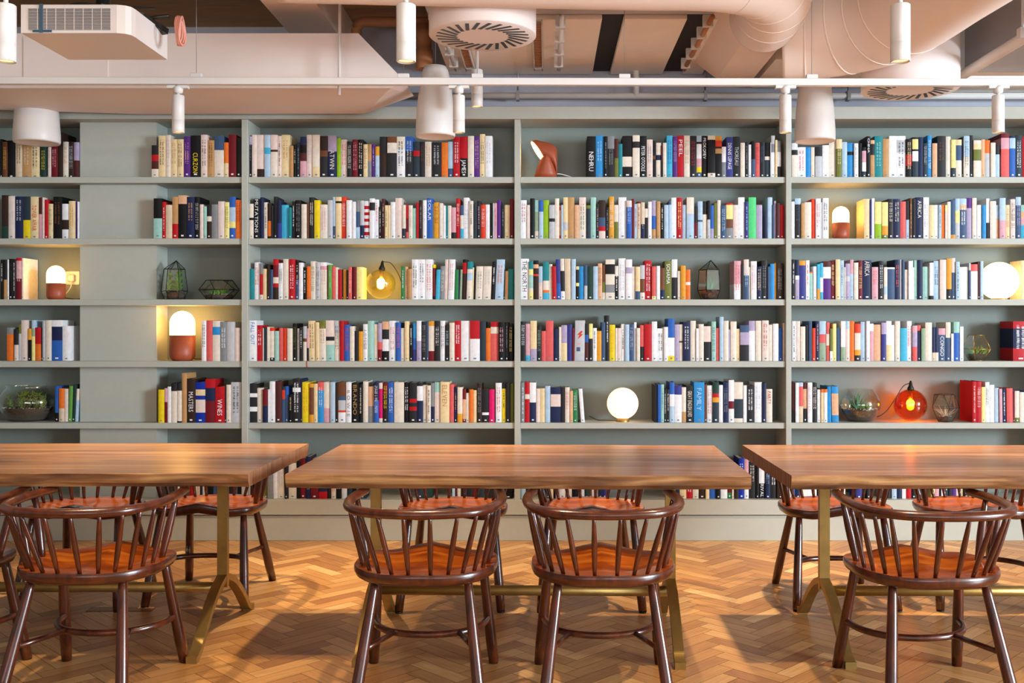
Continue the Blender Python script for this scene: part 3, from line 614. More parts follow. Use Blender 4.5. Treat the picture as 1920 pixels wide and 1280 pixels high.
# ---------------------------------------------------------------- chairs
def make_chair():
    t = empty('windsor_armchair', (0, 0, 0))
    # seat: saddle shaped, rounded back, front pommel
    hx, yf, yb = .258, .20, -.225
    def rim(a, k=1.0):
        c, s = math.cos(a), math.sin(a)
        x = hx * math.copysign(abs(c) ** (.62 if s > 0 else .86), c)
        y = (yf * abs(s) ** .42) if s > 0 else (yb * abs(s) ** .95)
        if s > 0: x *= 1.0 - .02 * abs(s); y += .012 * (1 - abs(x) / hx) - .0
        return x * k, y * k
    def zt(x, y):
        r = ((x / hx) ** 2 + (y / .22) ** 2) ** .5
        dish = -.026 * math.exp(-((abs(x) - .105) / .085) ** 2 - ((y + .02) / .13) ** 2) - .012 * math.exp(-(x / .1) ** 2 - ((y + .08) / .09) ** 2)
        pom = .024 * max(0, 1 - abs(x) / .15) * min(1, max(0, (y - .02) / .14))
        scoop = -.003 * math.exp(-((abs(x) - .13) / .06) ** 2) * min(1, max(0, (y - .05) / .12))
        return .452 + dish + pom + scoop
    m = MB().use(M['seat']); NA, NR = 64, 12
    vs = [(0, 0, zt(0, 0))]
    for i in range(1, NR + 1):
        for a in range(NA):
            x, y = rim(2 * PI * a / NA, i / NR * .985); vs.append((x, y, zt(x, y)))
    fs = [(0, 1 + a, 1 + (a + 1) % NA) for a in range(NA)]
    for i in range(NR - 1):
        for a in range(NA):
            b_ = (a + 1) % NA; fs.append((1 + i * NA + a, 1 + (i + 1) * NA + a, 1 + (i + 1) * NA + b_, 1 + i * NA + b_))
    m.add(vs, fs, True); vs2 = vs[1 + (NR - 1) * NA:]; vs = list(vs2); fs = []; base = 0; m.use(M['chair'])
    for dz, kk in ((-.006, 1.0), (-.02, 1.0), (-.034, .975), (-.042, .93)):
        o = len(vs)
        for a in range(NA):
            x, y = rim(2 * PI * a / NA, kk); x0, y0 = rim(2 * PI * a / NA, .985)
            vs.append((x, y, .452 + dz + (zt(x0, y0) - .452) * .8))
        for a in range(NA): b_ = (a + 1) % NA; fs.append((base + a, o + a, o + b_, base + b_))
        base = o
    fs.append(tuple(base + a for a in range(NA))[::-1])
    m.add(vs, fs, True); m.build('seat', t)
    # arm bow: flat bent hoop, open at the front
    bow = bez([(-.255, .185, .676), (-.268, .08, .675), (-.272, -.03, .673), (-.245, -.16, .671), (-.165, -.25, .670), (0, -.285, .670), (.165, -.25, .670), (.245, -.16, .671), (.272, -.03, .673), (.268, .08, .675), (.255, .185, .676)], 7)
    rr = [1 + .12 * math.exp(-((i - len(bow) / 2) / 14) ** 2) for i in range(len(bow))]
    m = MB().use(M['chair']); m.sweep(bow, rr, 12, sq=(.019, .0155)); m.build('arm_bow', t)
    def along(f):
        k = f * (len(bow) - 1); i = min(int(k), len(bow) - 2); return bow[i].lerp(bow[i + 1], k - i)
    # turned spindles, thinner at both ends
    def spindle(a, b_, r):
        a, b_ = Vector(a), Vector(b_); pts = [a.lerp(b_, q) for q in (0, .15, .4, .6, .85, 1)]
        m = MB().use(M['chair']); m.sweep(pts, [r * k for k in (.75, .95, 1.15, 1.1, .85, .65)], 10, up=Vector((0, 1, 0))); return m
    fr = [.2, .255, .31, .365, .42, .474, .526, .58, .635, .69, .745, .8]
    for i, f in enumerate(fr):
        p = along(f); ang = PI + PI * (.06 + .88 * i / (len(fr) - 1)); x, y = rim(ang, .88)
        spindle((x, y, .44), (p.x, p.y, .668), .0088).build('spindle', t)
    for s in (-1, 1):
        spindle((s * .222, .045, .44), (s * .266, .075, .668), .0135).build('arm_post', t)
    # legs
    for s in (-1, 1):
        for (tx, ty, bx_, by) in ((.195, .135, .232, .24), (.16, -.135, .215, -.265)):
            a, b_ = Vector((s * tx, ty, .425)), Vector((s * bx_, by, .006))
            m = MB().use(M['chair']); m.sweep([a, a.lerp(b_, .12), a.lerp(b_, .45), a.lerp(b_, .8), b_], [.014, .0165, .0195, .0215, .019], 12, up=Vector((0, 1, 0)))
            lg = m.build('leg', t)
            m = MB().use(M['black']); m.lathe([(.017, 0), (.018, .007)], (b_.x, b_.y, 0), 12); m.build('foot_pad', lg)
    # curved stretcher from the front legs, tied to the back legs
    c = bez([(-.214, .19, .19), (-.19, .09, .188), (-.12, .015, .186), (0, -.012, .185), (.12, .015, .186), (.19, .09, .188), (.214, .19, .19)], 6)
    m = MB().use(M['chair']); m.sweep(c, .0125, 10); m.build('curved_stretcher', t)
    for s in (-1, 1):
        m = MB().use(M['chair']); m.tube((s * .115, .02, .186), (s * .196, -.21, .19), .0095, n=10); m.build('stretcher', t)
    return t
chair = make_chair()
FRONT = [(-1.645, 3.7, -.03, 'dark beech spindle-back armchair pushed to the left table, nearest camera, seen whole'),
 (-2.26, 3.72, .02, 'dark beech armchair cut off by the left edge, beside the near-left chair'),
 (-.437, 3.68, .0, 'glossy spindle armchair nearest camera, left one of two at the middle table'),
 (.203, 3.67, .0, 'darker spindle armchair nearest camera, right one of two at the middle table'),
 (1.35, 3.64, .035, 'glossy spindle armchair nearest camera at the right table')]
BACK = [(-2.2, 4.86, .03, 'armchair behind the left table facing camera, left one, mostly hidden'),
 (-1.625, 4.93, -.02, 'armchair behind the left table facing camera, beside the brass trestle leg'),
 (-.445, 4.85, .02, 'armchair behind the middle table facing camera, left of the two there'),
 (.205, 4.85, .0, 'armchair behind the middle table facing camera, right of the two there'),
 (1.375, 4.87, .0, 'armchair behind the right table facing camera, left one by the brass leg'),
 (2.03, 4.87, .0, 'armchair behind the right table facing camera, near the right picture edge')]
first = True
for lst, rot in ((FRONT, 0), (BACK, PI)):
    for x, y, rz, lab in lst:
        c = chair if first else copy_tree(chair); first = False
        c.location = (x, y, 0); c.rotation_euler.z = rot + rz; tag(c, lab, 'chair', 'spindle armchairs around the tables')
bpy.context.view_layer.update()

# floor socket cover under the left table
t = empty('floor_socket', (-1.955, 4.66, 0), label='dark-rimmed rectangular floor socket cover beneath the left table', cat='socket')
m = MB().use(M['black']); m.box(-.15, .15, -.035, .035, 0, .0012); m.build('rim', t)
m = MB().use(mat('socket_lid', '8a5a34', .4)); m.box(-.146, .146, -.031, .031, .0012, .002); m.build('lid', t)
# ---------------------------------------------------------------- lamps on the shelves
GLOWM = {}
def lamp_light(p, e, r=.03, col=(1, .74, .42)):
    l = bpy.data.lights.new('bulb', 'POINT'); l.energy = e; l.shadow_soft_size = r; l.color = col
    return l
def capsule_lamp(px, ptop, pmid, wpx, row, label, Y=6.24):
    z0 = SZ[row - 1] + .0005; x = X(px, Y); r = wpx * Y / F / 2; zm = Z(pmid, Y) - z0; zt = Z(ptop, Y) - z0
    t = empty('table_lamp', (x, Y, z0), label=label, cat='lamp', group='terracotta capsule lamps')
    m = MB().use(M['terra'])
    prof = [(r * .62, 0)] + [(r * (.62 + .38 * math.sin(a)), r * .55 * (1 - math.cos(a))) for a in [PI / 2 * k / 8 for k in range(1, 9)]] + [(r, zm), (r * .93, zm)]
    m.lathe(prof, n=40); m.build('base', t)
    m = MB().use(M['glow']); hr = r * .96
    prof = [(hr, zm)] + [(hr * math.cos(a), zt - hr + hr * math.sin(a)) for a in [PI / 2 * k / 10 for k in range(11)]]
    m.lathe(prof, n=40, capb=False); m.build('glass_shade', t)
    m = MB().use(M['black'])
    m.sweep(bez([(r * .8, .01, .012), (r * 1.25, .05, .006), (r * 1.6, .1, .005), (r * 1.7, .16, .02)], 5), .0028, 6); m.build('cable', t)
capsule_lamp(105, 498, 531, 34, 3, 'small terracotta lamp with lit white dome on third shelf, leftmost bay')
capsule_lamp(1576.5, 387, 418, 32, 2, 'small terracotta lamp with lit white dome on second shelf, rightmost bay')
capsule_lamp(342, 583, 628, 47, 4, 'larger terracotta lamp with lit white dome on fourth shelf, narrow left bay')

def globe_lamp(px, pc, rpx, row, label, Y=6.24):
    z0 = SZ[row - 1] + .0005; x = X(px, Y); r = rpx * Y / F; zc = Z(pc, Y) - z0
    t = empty('globe_lamp', (x, Y, z0), label=label, cat='lamp')
    m = MB().use(M['glow2'] if row == 5 else M['glow3']); m.lathe([(max(r * math.sin(a), 1e-6), zc - r * math.cos(a)) for a in [PI * k / 24 for k in range(25)]], n=48); m.build('glass_globe', t)
    m = MB().use(M['brass']); m.lathe([(r * .42, 0), (r * .42, .004), (r * .36, max(.008, zc - r * .9)), (r * .30, max(.01, zc - r * .93)), (r * .3, 0)], n=32, capb=False, capt=False); m.build('base_ring', t)
    m = MB().use(M['black']); m.sweep(bez([(-r * .4, .03, .004), (-r * 1.2, .04, .004), (-r * 1.6, .05, .006), (-r * 2.1, .06, .03)] if row == 5 else [(0, r * .3, .004), (0, r * .9, .004), (0, r * 1.15, .02)], 5), .0025, 6); m.build('cable', t)
M['glow2'] = mat('opal_globe_lit', 'f6e6da', .15, emit='ffcfa4', estr=1.9, coat=.3)
M['glow3'] = mat('opal_globe_bright', 'fff2dc', .15, emit='ffdca8', estr=2.6, coat=.3)
globe_lamp(1167.5, 756, 29.5, 5, 'round white glass globe lamp glowing on fifth shelf, bay right of centre')
globe_lamp(1873, 526.5, 35.5, 3, 'large round white globe lamp lit on third shelf, rightmost bay')

def glass_ball(px, pc, rpx, row, gm, label, name, side, Y=6.27, cable=()):
    z0 = SZ[row - 1] + .0005; x = X(px, Y); r = rpx * Y / F; zc = max(Z(pc, Y) - z0, r + .0005)
    t = empty(name, (x, Y, z0), label=label, cat='lamp')
    A = [PI * k / 24 for k in range(24)]
    T = Matrix.Translation((0, 0, zc)) @ Matrix.Rotation(side * .12, 4, 'Y')
    m = MB().use(gm)
    m.lathe([(max(r * math.sin(a), 1e-6), -r * math.cos(a)) for a in A], n=48, T=T, capt=False)
    m.lathe([(max((r - .002) * math.sin(a), 1e-6), -(r - .002) * math.cos(a)) for a in A][::-1], n=48, T=T, capb=False); m.build('glass_shade', t)
    m = MB().use(M['bulb']); m.lathe([(max(.024 * math.sin(a), 1e-6), -.024 * math.cos(a)) for a in [PI * k / 12 for k in range(13)]], n=24, T=T @ Matrix.Translation((0, 0, r * .12))); m.use(M['brass']); m.lathe([(.013, .02), (.013, r * .85)], n=16, T=T @ Matrix.Translation((0, 0, r * .12))); m.build('bulb', t)
    m = MB().use(M['black']); m.lathe([(.019, r - .012), (.02, r + .004), (.012, r + .02), (.007, r + .045), (.003, r + .052)], n=20, T=T); m.build('cap', t)
    m = MB().use(M['black']); m.sweep(bez([T @ Vector((0, 0, r + .048))] + [Vector((X(a, Y) - x, d, Z(b_, Y) - z0)) for a, b_, d in cable], 8), .0026, 8); m.build('cable', t)
M['bulb'] = mat('lit_bulb', 'fff0d0', .3, emit='ffc67c', estr=120)
M['gold_glass'] = thin_glass('tinted_gold_glass', 'fdf8dc', 1, 1.7)
M['amber_glass'] = thin_glass('tinted_amber_glass', 'fcbc52', 1, 1.7)
glass_ball(714, 532, 28, 3, M['gold_glass'], 'pale gold glass globe lamp with curved dark cable on third shelf', 'glass_globe_lamp', .6, cable=[(722, 491, 0), (732, 493, .01), (743, 508, .02), (751, 530, .05), (752, 556, .08)])
glass_ball(1707, 763, 30, 5, M['amber_glass'], 'orange glass globe lamp with looping dark cable on fifth shelf', 'glass_globe_lamp', .1, cable=[(1706, 718, 0), (1694, 724, .005), (1680, 745, .0), (1664, 768, .0), (1648, 780, .0), (1636, 782, .03), (1600, 786, .08)])
# folded terracotta sheet lamp, top shelf
def loft(m, R, smooth=True, caps=(True, True)):
    n = len(R[0]); vs = [p for r in R for p in r]
    fs = [(k * n + i, k * n + (i + 1) % n, (k + 1) * n + (i + 1) % n, (k + 1) * n + i) for k in range(len(R) - 1) for i in range(n)]
    m.add(vs, fs, smooth)
    o = len(m.v) - len(vs)
    if caps[0]: m.f.append([o + i for i in range(n)][::-1]); m.m.append(m.cur); m.sm.append(False)
    if caps[1]: m.f.append([o + (len(R) - 1) * n + i for i in range(n)]); m.m.append(m.cur); m.sm.append(False)
def twist_lamp():
    Y = 6.235; z0 = SZ[0] + .0005; s = Y / F
    t = empty('folded_table_lamp', (X(1022, Y), Y, z0), label='folded terracotta metal lamp with slanted lit opening on the top shelf', cat='lamp')
    def oval(cx, cz, a, b_, ang, dy, y0=0, n=32):
        """oval centred at px offsets: a along tilt, b_ across in the picture plane, dy depth"""
        ux, uz = math.cos(ang), math.sin(ang); out = []
        for i in range(n):
            q = 2 * PI * i / n
            u, w = a * math.cos(q), b_ * math.sin(q)
            out.append(((cx + u * ux) * s + w * s * -uz * .0 + w * s * .35, y0 - dy * math.sin(q), (cz + u * uz) * s + w * s * .12))
        return out
    m = MB().use(M['terra'])
    loft(m, [oval(-13, 50, 24, 10, math.radians(-57), .045), oval(-6, 51, 24.5, 7, math.radians(-60), .050), oval(6, 46, 25, 3, math.radians(-68), .054), oval(15, 40, 26, 2, math.radians(-80), .054), oval(20, 34, 26, 1, math.radians(-88), .048), oval(22.5, 31, 25, 1, math.radians(-90), .02)], caps=(False, True))
    hood = m.build('hood', t)
    m = MB().use(M['terra'])
    loft(m, [[(x0 * s + rx * s * math.cos(2 * PI * i / 32), -.004 - dy * math.sin(2 * PI * i / 32), z * s) for i in range(32)] for x0, rx, dy, z in ((1, 21.5, .052, 0), (1.5, 20, .053, 10), (2, 16, .054, 24), (2, 10, .056, 36), (1.5, 5, .05, 42), (1, 1.5, .03, 45))])
    m.build('base', t)
    m = MB().use(M['glow']); o = oval(-13.6, 50, 22.5, 9, math.radians(-57), .042); m.add([(sum(p[0] for p in o) / 32, 0, sum(p[2] for p in o) / 32)] + o, [(0, 1 + i, 1 + (i + 1) % 32) for i in range(32)]); m.build('light_opening', t)
    m = MB().use(M['white']); m.sweep(bez([(.07, .0, .03), (.11, .02, .028), (.18, .05, .012), (.24, .08, .004)], 6), .0022, 6); m.build('cable', t)
twist_lamp()

# ---------------------------------------------------------------- terrariums
M['tglass'] = thin_glass('terrarium_glass', 'fafdfb', 1, 1.6)
M['lead'] = mat('dark_came', '23201c', .4, metal=.6)
M['gold'] = mat('brass_came', 'b08d4a', .35, metal=.9)
M['soil'] = mat('terrarium_soil', '4a3c34', .9, noise=.4, nscale=90, bump=.5)
M['peb'] = mat('terrarium_pebbles', 'cfc4ba', .8, noise=.25, nscale=80)
M['leaf'] = mat('succulent_leaf', '6f9a3c', .5, noise=.25, nscale=40)
M['leaf2'] = mat('aloe_leaf', '4f8a6c', .5, noise=.2, nscale=40)
M['moss'] = mat('moss', '66782a', .9, noise=.4, nscale=120, bump=.5)
M['air'] = mat('air_plant_leaf', 'ccd4c6', .6, noise=.1)
def rocks(m, x, y, z, rx, ry, n, s, rnd):
    for _ in range(n):
        a, q = rnd.uniform(0, 2 * PI), math.sqrt(rnd.random()); c = Vector((x + rx * q * math.cos(a), y + ry * q * math.sin(a), z + rnd.uniform(0, s)))
        R = Matrix.Translation(c) @ Matrix.Rotation(rnd.uniform(0, 6), 4, Vector((rnd.random(), rnd.random(), rnd.random() + .1)))
        k = s * rnd.uniform(.6, 1.2)
        m.add([R @ Vector(p) * 1 for p in [(k, 0, 0), (-k, 0, 0), (0, k * .8, 0), (0, -k * .8, 0), (0, 0, k * .6), (0, 0, -k * .6)]],
              [(0, 2, 4), (2, 1, 4), (1, 3, 4), (3, 0, 4), (2, 0, 5), (1, 2, 5), (3, 1, 5), (0, 3, 5)], True)
def leaves(m, c, n, L, w, up0, up1, rnd, bend=.3):
    for i in range(n):
        a = 2 * PI * i / n * 2.6 + rnd.uniform(-.2, .2); el = rnd.uniform(up0, up1); l = L * rnd.uniform(.7, 1.1)
        d = Vector((math.cos(a) * math.cos(el), math.sin(a) * math.cos(el), math.sin(el)))
        pts = [Vector(c) + d * (l * q) + Vector((0, 0, bend * l * q * q * (1 if el < .7 else -.3))) for q in (0, .3, .65, 1)]
        m.sweep(pts, [w * .8, w, w * .65, w * .05], 6, sq=(1, .45))
def geo_terrarium(name, label, px, row, Y, V, Fc, came, plant, soilz, soilr, cr=.0022):
    """faceted glass vessel: V vertices, Fc faces; metal came along every edge"""
    z0 = SZ[row - 1] + .0005; t = empty(name, (X(px, Y), Y, z0), label=label, cat='terrarium')
    zm = min(v[2] for v in V); V = [(v[0], v[1], v[2] - zm + cr) for v in V]
    m = MB().use(M['tglass']); m.add(V, Fc); o = m.build('glass_panes', t)
    so = o.modifiers.new('t', 'SOLIDIFY'); so.thickness = .0015
    m = MB().use(came); E = set()
    for f in Fc:
        for a, b_ in zip(f, f[1:] + f[:1]): E.add((min(a, b_), max(a, b_)))
    for a, b_ in E: m.tube(V[a], V[b_], cr, n=6)
    m.build('metal_frame', t)
    rnd = random.Random(px)
    m = MB().use(M['soil']); m.lathe([(soilr[0] * .8, .006), (soilr[0], soilz * .5), (soilr[0], soilz), (soilr[0] * .5, soilz * 1.15), (1e-6, soilz * 1.2)], n=20, sy=soilr[1]); s_ = m.build('soil', t)
    m = MB().use(M['peb']); rocks(m, 0, 0, soilz, soilr[0] * .85, soilr[0] * .85 * soilr[1], 45, .0055, rnd); o = m.build('pebbles', t); o['kind'] = 'stuff'
    m = MB(); plant(m, rnd, soilz); m.build('plant', t)
def pl_succ(m, rnd, z):
    m.use(M['leaf'])
    for _ in range(12):
        c = (rnd.uniform(-.04, .04), rnd.uniform(-.02, .02), z); leaves(m, c, 9, rnd.uniform(.035, .065), .007, .5, 1.4, rnd)
def pl_tall(m, rnd, z):
    m.use(M['leaf'])
    for k in range(13):
        c = Vector((rnd.uniform(-.035, .035), rnd.uniform(-.02, .02), z)); h = rnd.uniform(.03, .12); m.tube(c, c + Vector((0, 0, h)), .0018, n=5)
        for q in (.3, .6, 1): leaves(m, c + Vector((0, 0, h * q)), 6, .026, .006, .1, .9, rnd)
def pl_aloe(m, rnd, z):
    m.use(M['leaf2']); leaves(m, (0, 0, z), 13, .095, .0065, .75, 1.45, rnd, .1)
def pl_air(m, rnd, z):
    m.use(M['air']); leaves(m, (0, 0, z), 18, .085, .0035, .1, 1.2, rnd, .2)
Y = 6.24
def ngon(n, r, z, ph=0, sy=1, ox=0): return [(ox + r * math.cos(2 * PI * i / n + ph), sy * r * math.sin(2 * PI * i / n + ph), z) for i in range(n)]
def rings(*R):
    V = sum(R, []); n = len(R[0]); Fc = []
    for k in range(len(R) - 1):
        for i in range(n): j = (i + 1) % n; Fc.append((k * n + i, k * n + j, (k + 1) * n + j, (k + 1) * n + i))
    return V, Fc
# tall lantern-shaped one, narrow bay
V, Fc = rings(ngon(6, .058, 0, .2), ngon(6, .078, .05, .2), ngon(6, .062, .185, .2)); V.append((.012, 0, .238))
Fc = [(5, 4, 3, 2, 1, 0)] + Fc + [(12 + i, 12 + (i + 1) % 6, 18) for i in range(1, 6)]
geo_terrarium('tall_glass_terrarium', 'tall faceted glass terrarium with green plant on third shelf, narrow left bay', 327, 3, Y, V, Fc, M['lead'], pl_tall, .045, (.06, .9))
# low faceted bowl
V, Fc = rings(ngon(6, .075, 0, 0, .7), ngon(6, .128, .06, PI / 6, .7), ngon(6, .082, .118, 0, .7))
Fc = [(5, 4, 3, 2, 1, 0)] + Fc
geo_terrarium('low_glass_terrarium', 'low wide faceted glass terrarium with succulents on third shelf, narrow left bay', 411, 3, 6.27, V, Fc, M['lead'], pl_succ, .03, (.085, .7))
# tall one with an aloe, third shelf
V, Fc = rings(ngon(5, .052, 0, .5), ngon(5, .074, .055, .5), ngon(5, .066, .18, .5)); V.append((.006, 0, .24))
Fc = [(4, 3, 2, 1, 0)] + Fc + [(10 + i, 10 + (i + 1) % 5, 15) for i in (0, 1, 2, 4)]
geo_terrarium('tall_glass_terrarium', 'tall pointed glass terrarium holding a spiky aloe beside orange book, third shelf', 1331, 3, Y, V, Fc, M['lead'], pl_aloe, .05, (.055, .9))
# gold framed polyhedron
V, Fc = rings(ngon(5, .045, 0, .3), ngon(5, .088, .07, .3), ngon(5, .05, .155, .3))
Fc = [(4, 3, 2, 1, 0)] + Fc
geo_terrarium('gold_framed_terrarium', 'brass-framed faceted glass terrarium with pebbles and sprout on fourth shelf, rightmost bay', 1832, 4, Y, V, Fc, M['gold'], pl_succ, .04, (.05, .9))
# small crystal with air plant
V, Fc = rings(ngon(5, .045, 0, .9), ngon(5, .086, .085, .9), ngon(5, .062, .165, .5))
Fc = [(4, 3, 2, 1, 0)] + Fc
geo_terrarium('crystal_terrarium', 'small geometric glass terrarium with silvery air plant, right of orange globe lamp', 1771, 5, Y, V, Fc, M['lead'], pl_air, .03, (.045, .9), cr=.0014)
def bowl(px, row, r, h, rim_r, label, plant, Y=6.27, sd=1):
    z0 = SZ[row - 1] + .0005; t = empty('glass_bowl_terrarium', (X(px, Y), Y, z0), label=label, cat='terrarium')
    prof = [(r * .45, .0)]
    for k in range(1, 15):
        a = PI * k / 15 * .82 + .42; prof.append((r * math.sin(a) ** .8 if math.sin(a) > 0 else .01, h / 2 - h / 2 * math.cos(a) / math.cos(.42)))
    prof = [(r * .5, 0)] + [(r * max(.5, math.sin(PI * (.17 + .66 * k / 14)) ** .75), h * k / 14) for k in range(1, 15)]
    prof[-1] = (rim_r, h)
    sy = min(1, .125 / r)
    m = MB().use(M['tglass']); m.lathe(prof, n=48, capt=False, sy=sy); inner = [(max(a - .002, .001), max(b_, .003)) for a, b_ in prof][::-1]
    m.lathe(inner, n=48, capb=False, sy=sy); m.build('glass_bowl', t)
    RR = lambda f: r * max(.5, math.sin(PI * (.17 + .66 * f)) ** .75) - .004
    zs = h * .36; rs = RR(.36)
    m = MB().use(M['soil']); m.lathe([(r * .46, .004)] + [(RR(.04 * k), h * .04 * k) for k in range(1, 10)] + [(rs * .5, zs * 1.06), (1e-6, zs * 1.1)], n=40, sy=sy); m.build('soil', t)
    rnd = random.Random(sd)
    m = MB().use(M['peb']); rocks(m, 0, 0, zs, rs * .93, rs * .93 * sy, 130, .006, rnd); m.build('pebbles', t)['kind'] = 'stuff'
    m = MB(); plant(m, rnd, zs, r, sy); m.build('plant', t)
def pl_bowl1(m, rnd, z, r, sy):
    m.use(M['leaf2']); leaves(m, (-.02, 0, z), 18, .105, .009, .5, 1.4, rnd, .1)
    m.use(M['leaf'])
    for _ in range(9): leaves(m, (rnd.uniform(-.07, .06), rnd.uniform(-.03, .03), z), 9, .055, .008, .3, 1.3, rnd)
def pl_bowl2(m, rnd, z, r, sy):
    m.use(M['moss'])
    for _ in range(34):
        c = Vector((rnd.uniform(-.75, .75) * r, rnd.uniform(-.5, .5) * r * sy, z)); h = rnd.uniform(.02, .085); m.tube(c, c + Vector((0, 0, h)), .002, n=5)
        for q in (.3, .65, 1): leaves(m, c + Vector((0, 0, h * q)), 7, .032, .008, .1, 1, rnd)
bowl(1613, 5, .122, .2, .078, 'round glass bowl terrarium with spiky succulents, left of orange globe lamp', pl_bowl1, sd=4)
bowl(50, 5, .168, .222, .125, 'wide glass bowl terrarium full of moss on fifth shelf, leftmost bay', pl_bowl2, Y=6.29, sd=8)
# wall socket with plug, third shelf left
t = empty('wall_socket', (X(137, DB), DB, Z(521, DB)), label='white double wall socket with plug behind small lamp, leftmost bay', cat='socket')
m = MB().use(M['whitem']); m.bbox(-.044, .044, -.008, 0, -.043, .043); m.build('socket_plate', t)
m = MB().use(M['whitem']); m.bbox(-.022, .018, -.032, -.008, -.024, .02, .006); m.sweep(bez([(0, -.025, -.022), (.004, -.04, -.06), (-.02, -.05, -.1), (-.06, -.04, -.118)], 6), .003, 6); m.build('plug', t)

m = MB().use(BM['R']); xb = X(575, D0); m.sweep([(xb, D0 + .03, SZ[3] + .004), (xb, D0 + .009, SZ[3] + .003), (xb - .001, D0 + .008, SZ[3] - .02), (xb + .002, D0 + .008, SZ[3] - .045)], 1, rect=(.0018, .0006), up=Vector((0, 1, 0)), smooth=False)
tag(m.build('bookmark_ribbon'), 'thin red bookmark ribbon hanging over the fourth shelf edge, bay left of centre', 'ribbon')
# ---------------------------------------------------------------- things under the ceiling
M['ductp'] = mat('cream_painted_duct', 'f0e2d8', .55, noise=.03, nscale=4)
M['copper'] = mat('lagged_tan_pipe', 'b07a52', .6, noise=.15)
M['board'] = mat('white_ceiling_board', 'f6eee6', .7, noise=.04, nscale=8)
M['spotglow'] = mat('spot_reflector_lit', 'ffe0a0', .3, emit='ffcf7a', estr=3.0)
M['proj'] = mat('projector_shell', 'ddd2cc', .4)
M['tape'] = mat('blue_tape', '3b5568', .6)
M['pinkc'] = mat('pink_cable', 'd58f7c', .5)
def prism(m, A, B_):
    """solid between two matching outlines A and B (lists of points)"""
    n = len(A); m.add(A + B_, [tuple(range(n)), tuple(range(2 * n - 1, n - 1, -1))] + [(i, i + n, (i + 1) % n + n, (i + 1) % n) for i in range(n)])
def fixnormals(o):
    import bmesh
    b_ = bmesh.new(); b_.from_mesh(o.data); bmesh.ops.recalc_face_normals(b_, faces=b_.faces); b_.to_mesh(o.data); b_.free(); return o
# large rectangular duct on the left, bevelled end
Z0, Z1, YA, YB = 2.57, 2.862, 5.4, 6.05
xl = RX0 + .02
m = MB().use(M['duct'])
Fr = [Vector((xl, YA, Z0)), Vector((X(265, 6.06), YA, Z0)), Vector((X(733, YA), YA, Z0)), Vector((X(757, YA), YA, Z(150, YA))), Vector((X(672, YA), YA, Z1)), Vector((X(265, 6.06), YA, Z1)), Vector((xl, YA, Z1))]
Bk = [Vector((xl, 5.74, Z0)), Vector((X(265, 6.06), 6.06, Z0)), Vector((X(682, YB), YB, Z0)), Vector((X(776, YB), YB, Z(180, YB))), Vector((X(712, YB), YB, Z1)), Vector((X(265, 6.06), 6.06, Z1)), Vector((xl, 5.74, Z1))]
prism(m, Fr, Bk)
o = fixnormals(m.build('ceiling_duct')); tag(o, 'wide rectangular grey-white duct at upper left, above the bookcase, with angled end', 'duct')
m = MB().use(M['duct']); m.box(X(45, YA), X(203, YA), YA - .006, YA, Z0 + .02, Z1 - .02)
tag(m.build('access_panel'), 'pale rectangular access panel on the wide left duct face, below the projector', 'panel')
# cross duct running back from the front at left
m = MB().use(M['ductp']); m.box(-1.5, -1.22, 4.75, 6.49, 3.008, 3.215)
tag(m.build('ceiling_duct'), 'square duct under the ceiling at left, right of the projector, running back', 'duct')
# long round duct along the front with an elbow
def duct_path(pts, r, name, label, seams=()):
    t = empty(name, (0, 0, 0), label=label, cat='duct')
    m = MB().use(M['ductp']); c = bez(pts, 10); m.sweep(c, r, 40); m.build('duct_body', t)
    for s_ in seams:
        i = int(s_ * (len(c) - 1)); d = (c[min(i + 1, len(c) - 1)] - c[max(i - 1, 0)]).normalized()
        m = MB().use(M['ductp']); m.sweep([c[i] - d * .006, c[i] - d * .003, c[i] + d * .003, c[i] + d * .006], [r, r + .0022, r + .0022, r], 40); m.build('seam_ring', t)
duct_path([(-1.17, 4.4, 2.885), (-.4, 4.4, 2.868), (.35, 4.4, 2.852), (.72, 4.41, 2.85), (.93, 4.5, 2.85), (1.05, 4.68, 2.85), (1.09, 4.95, 2.85), (1.09, 5.1, 2.85)], .172, 'round_duct',
          'long round cream duct along the top edge with elbow turning back, centre right', (.5, .6, .68, .76, .85))
duct_path([(1.90, 2.6, 2.87), (1.83, 3.6, 2.87), (1.765, 4.4, 2.87), (1.735, 4.85, 2.87), (1.64, 5.12, 2.87), (1.45, 5.3, 2.87), (1.25, 5.36, 2.87)], .265, 'round_duct',
          'big round cream duct at upper right curving left behind the right spotlight', (.25, .5, .62, .75, .9))
# ceiling boards with dark gaps between them
m = MB().use(M['dark']); m.box(-.62, 1.3, 5.15, 6.49, 2.935, 2.95); tag(m.build('ceiling_recess'), kind='structure')
for x0, x1, lab in ((-.62, .29, 'left'), (.405, .735, 'middle'), (.865, .99, 'right')):
    m = MB().use(M['board']); m.bbox(x0, x1, 5.3, 6.45, 2.905, 2.934)
    tag(m.build('ceiling_board'), {'left': 'wide white ceiling board behind the near round diffuser', 'middle': 'white ceiling board between two dark gaps, right of the round diffuser', 'right': 'narrow white ceiling board right of the second dark gap'}[lab], 'ceiling board', 'white ceiling boards')
m = MB().use(M['wallg']); m.box(-.62, 1.3, 5.1, 5.29, 2.93, 3.2); tag(m.build('ceiling_bulkhead'), kind='structure')
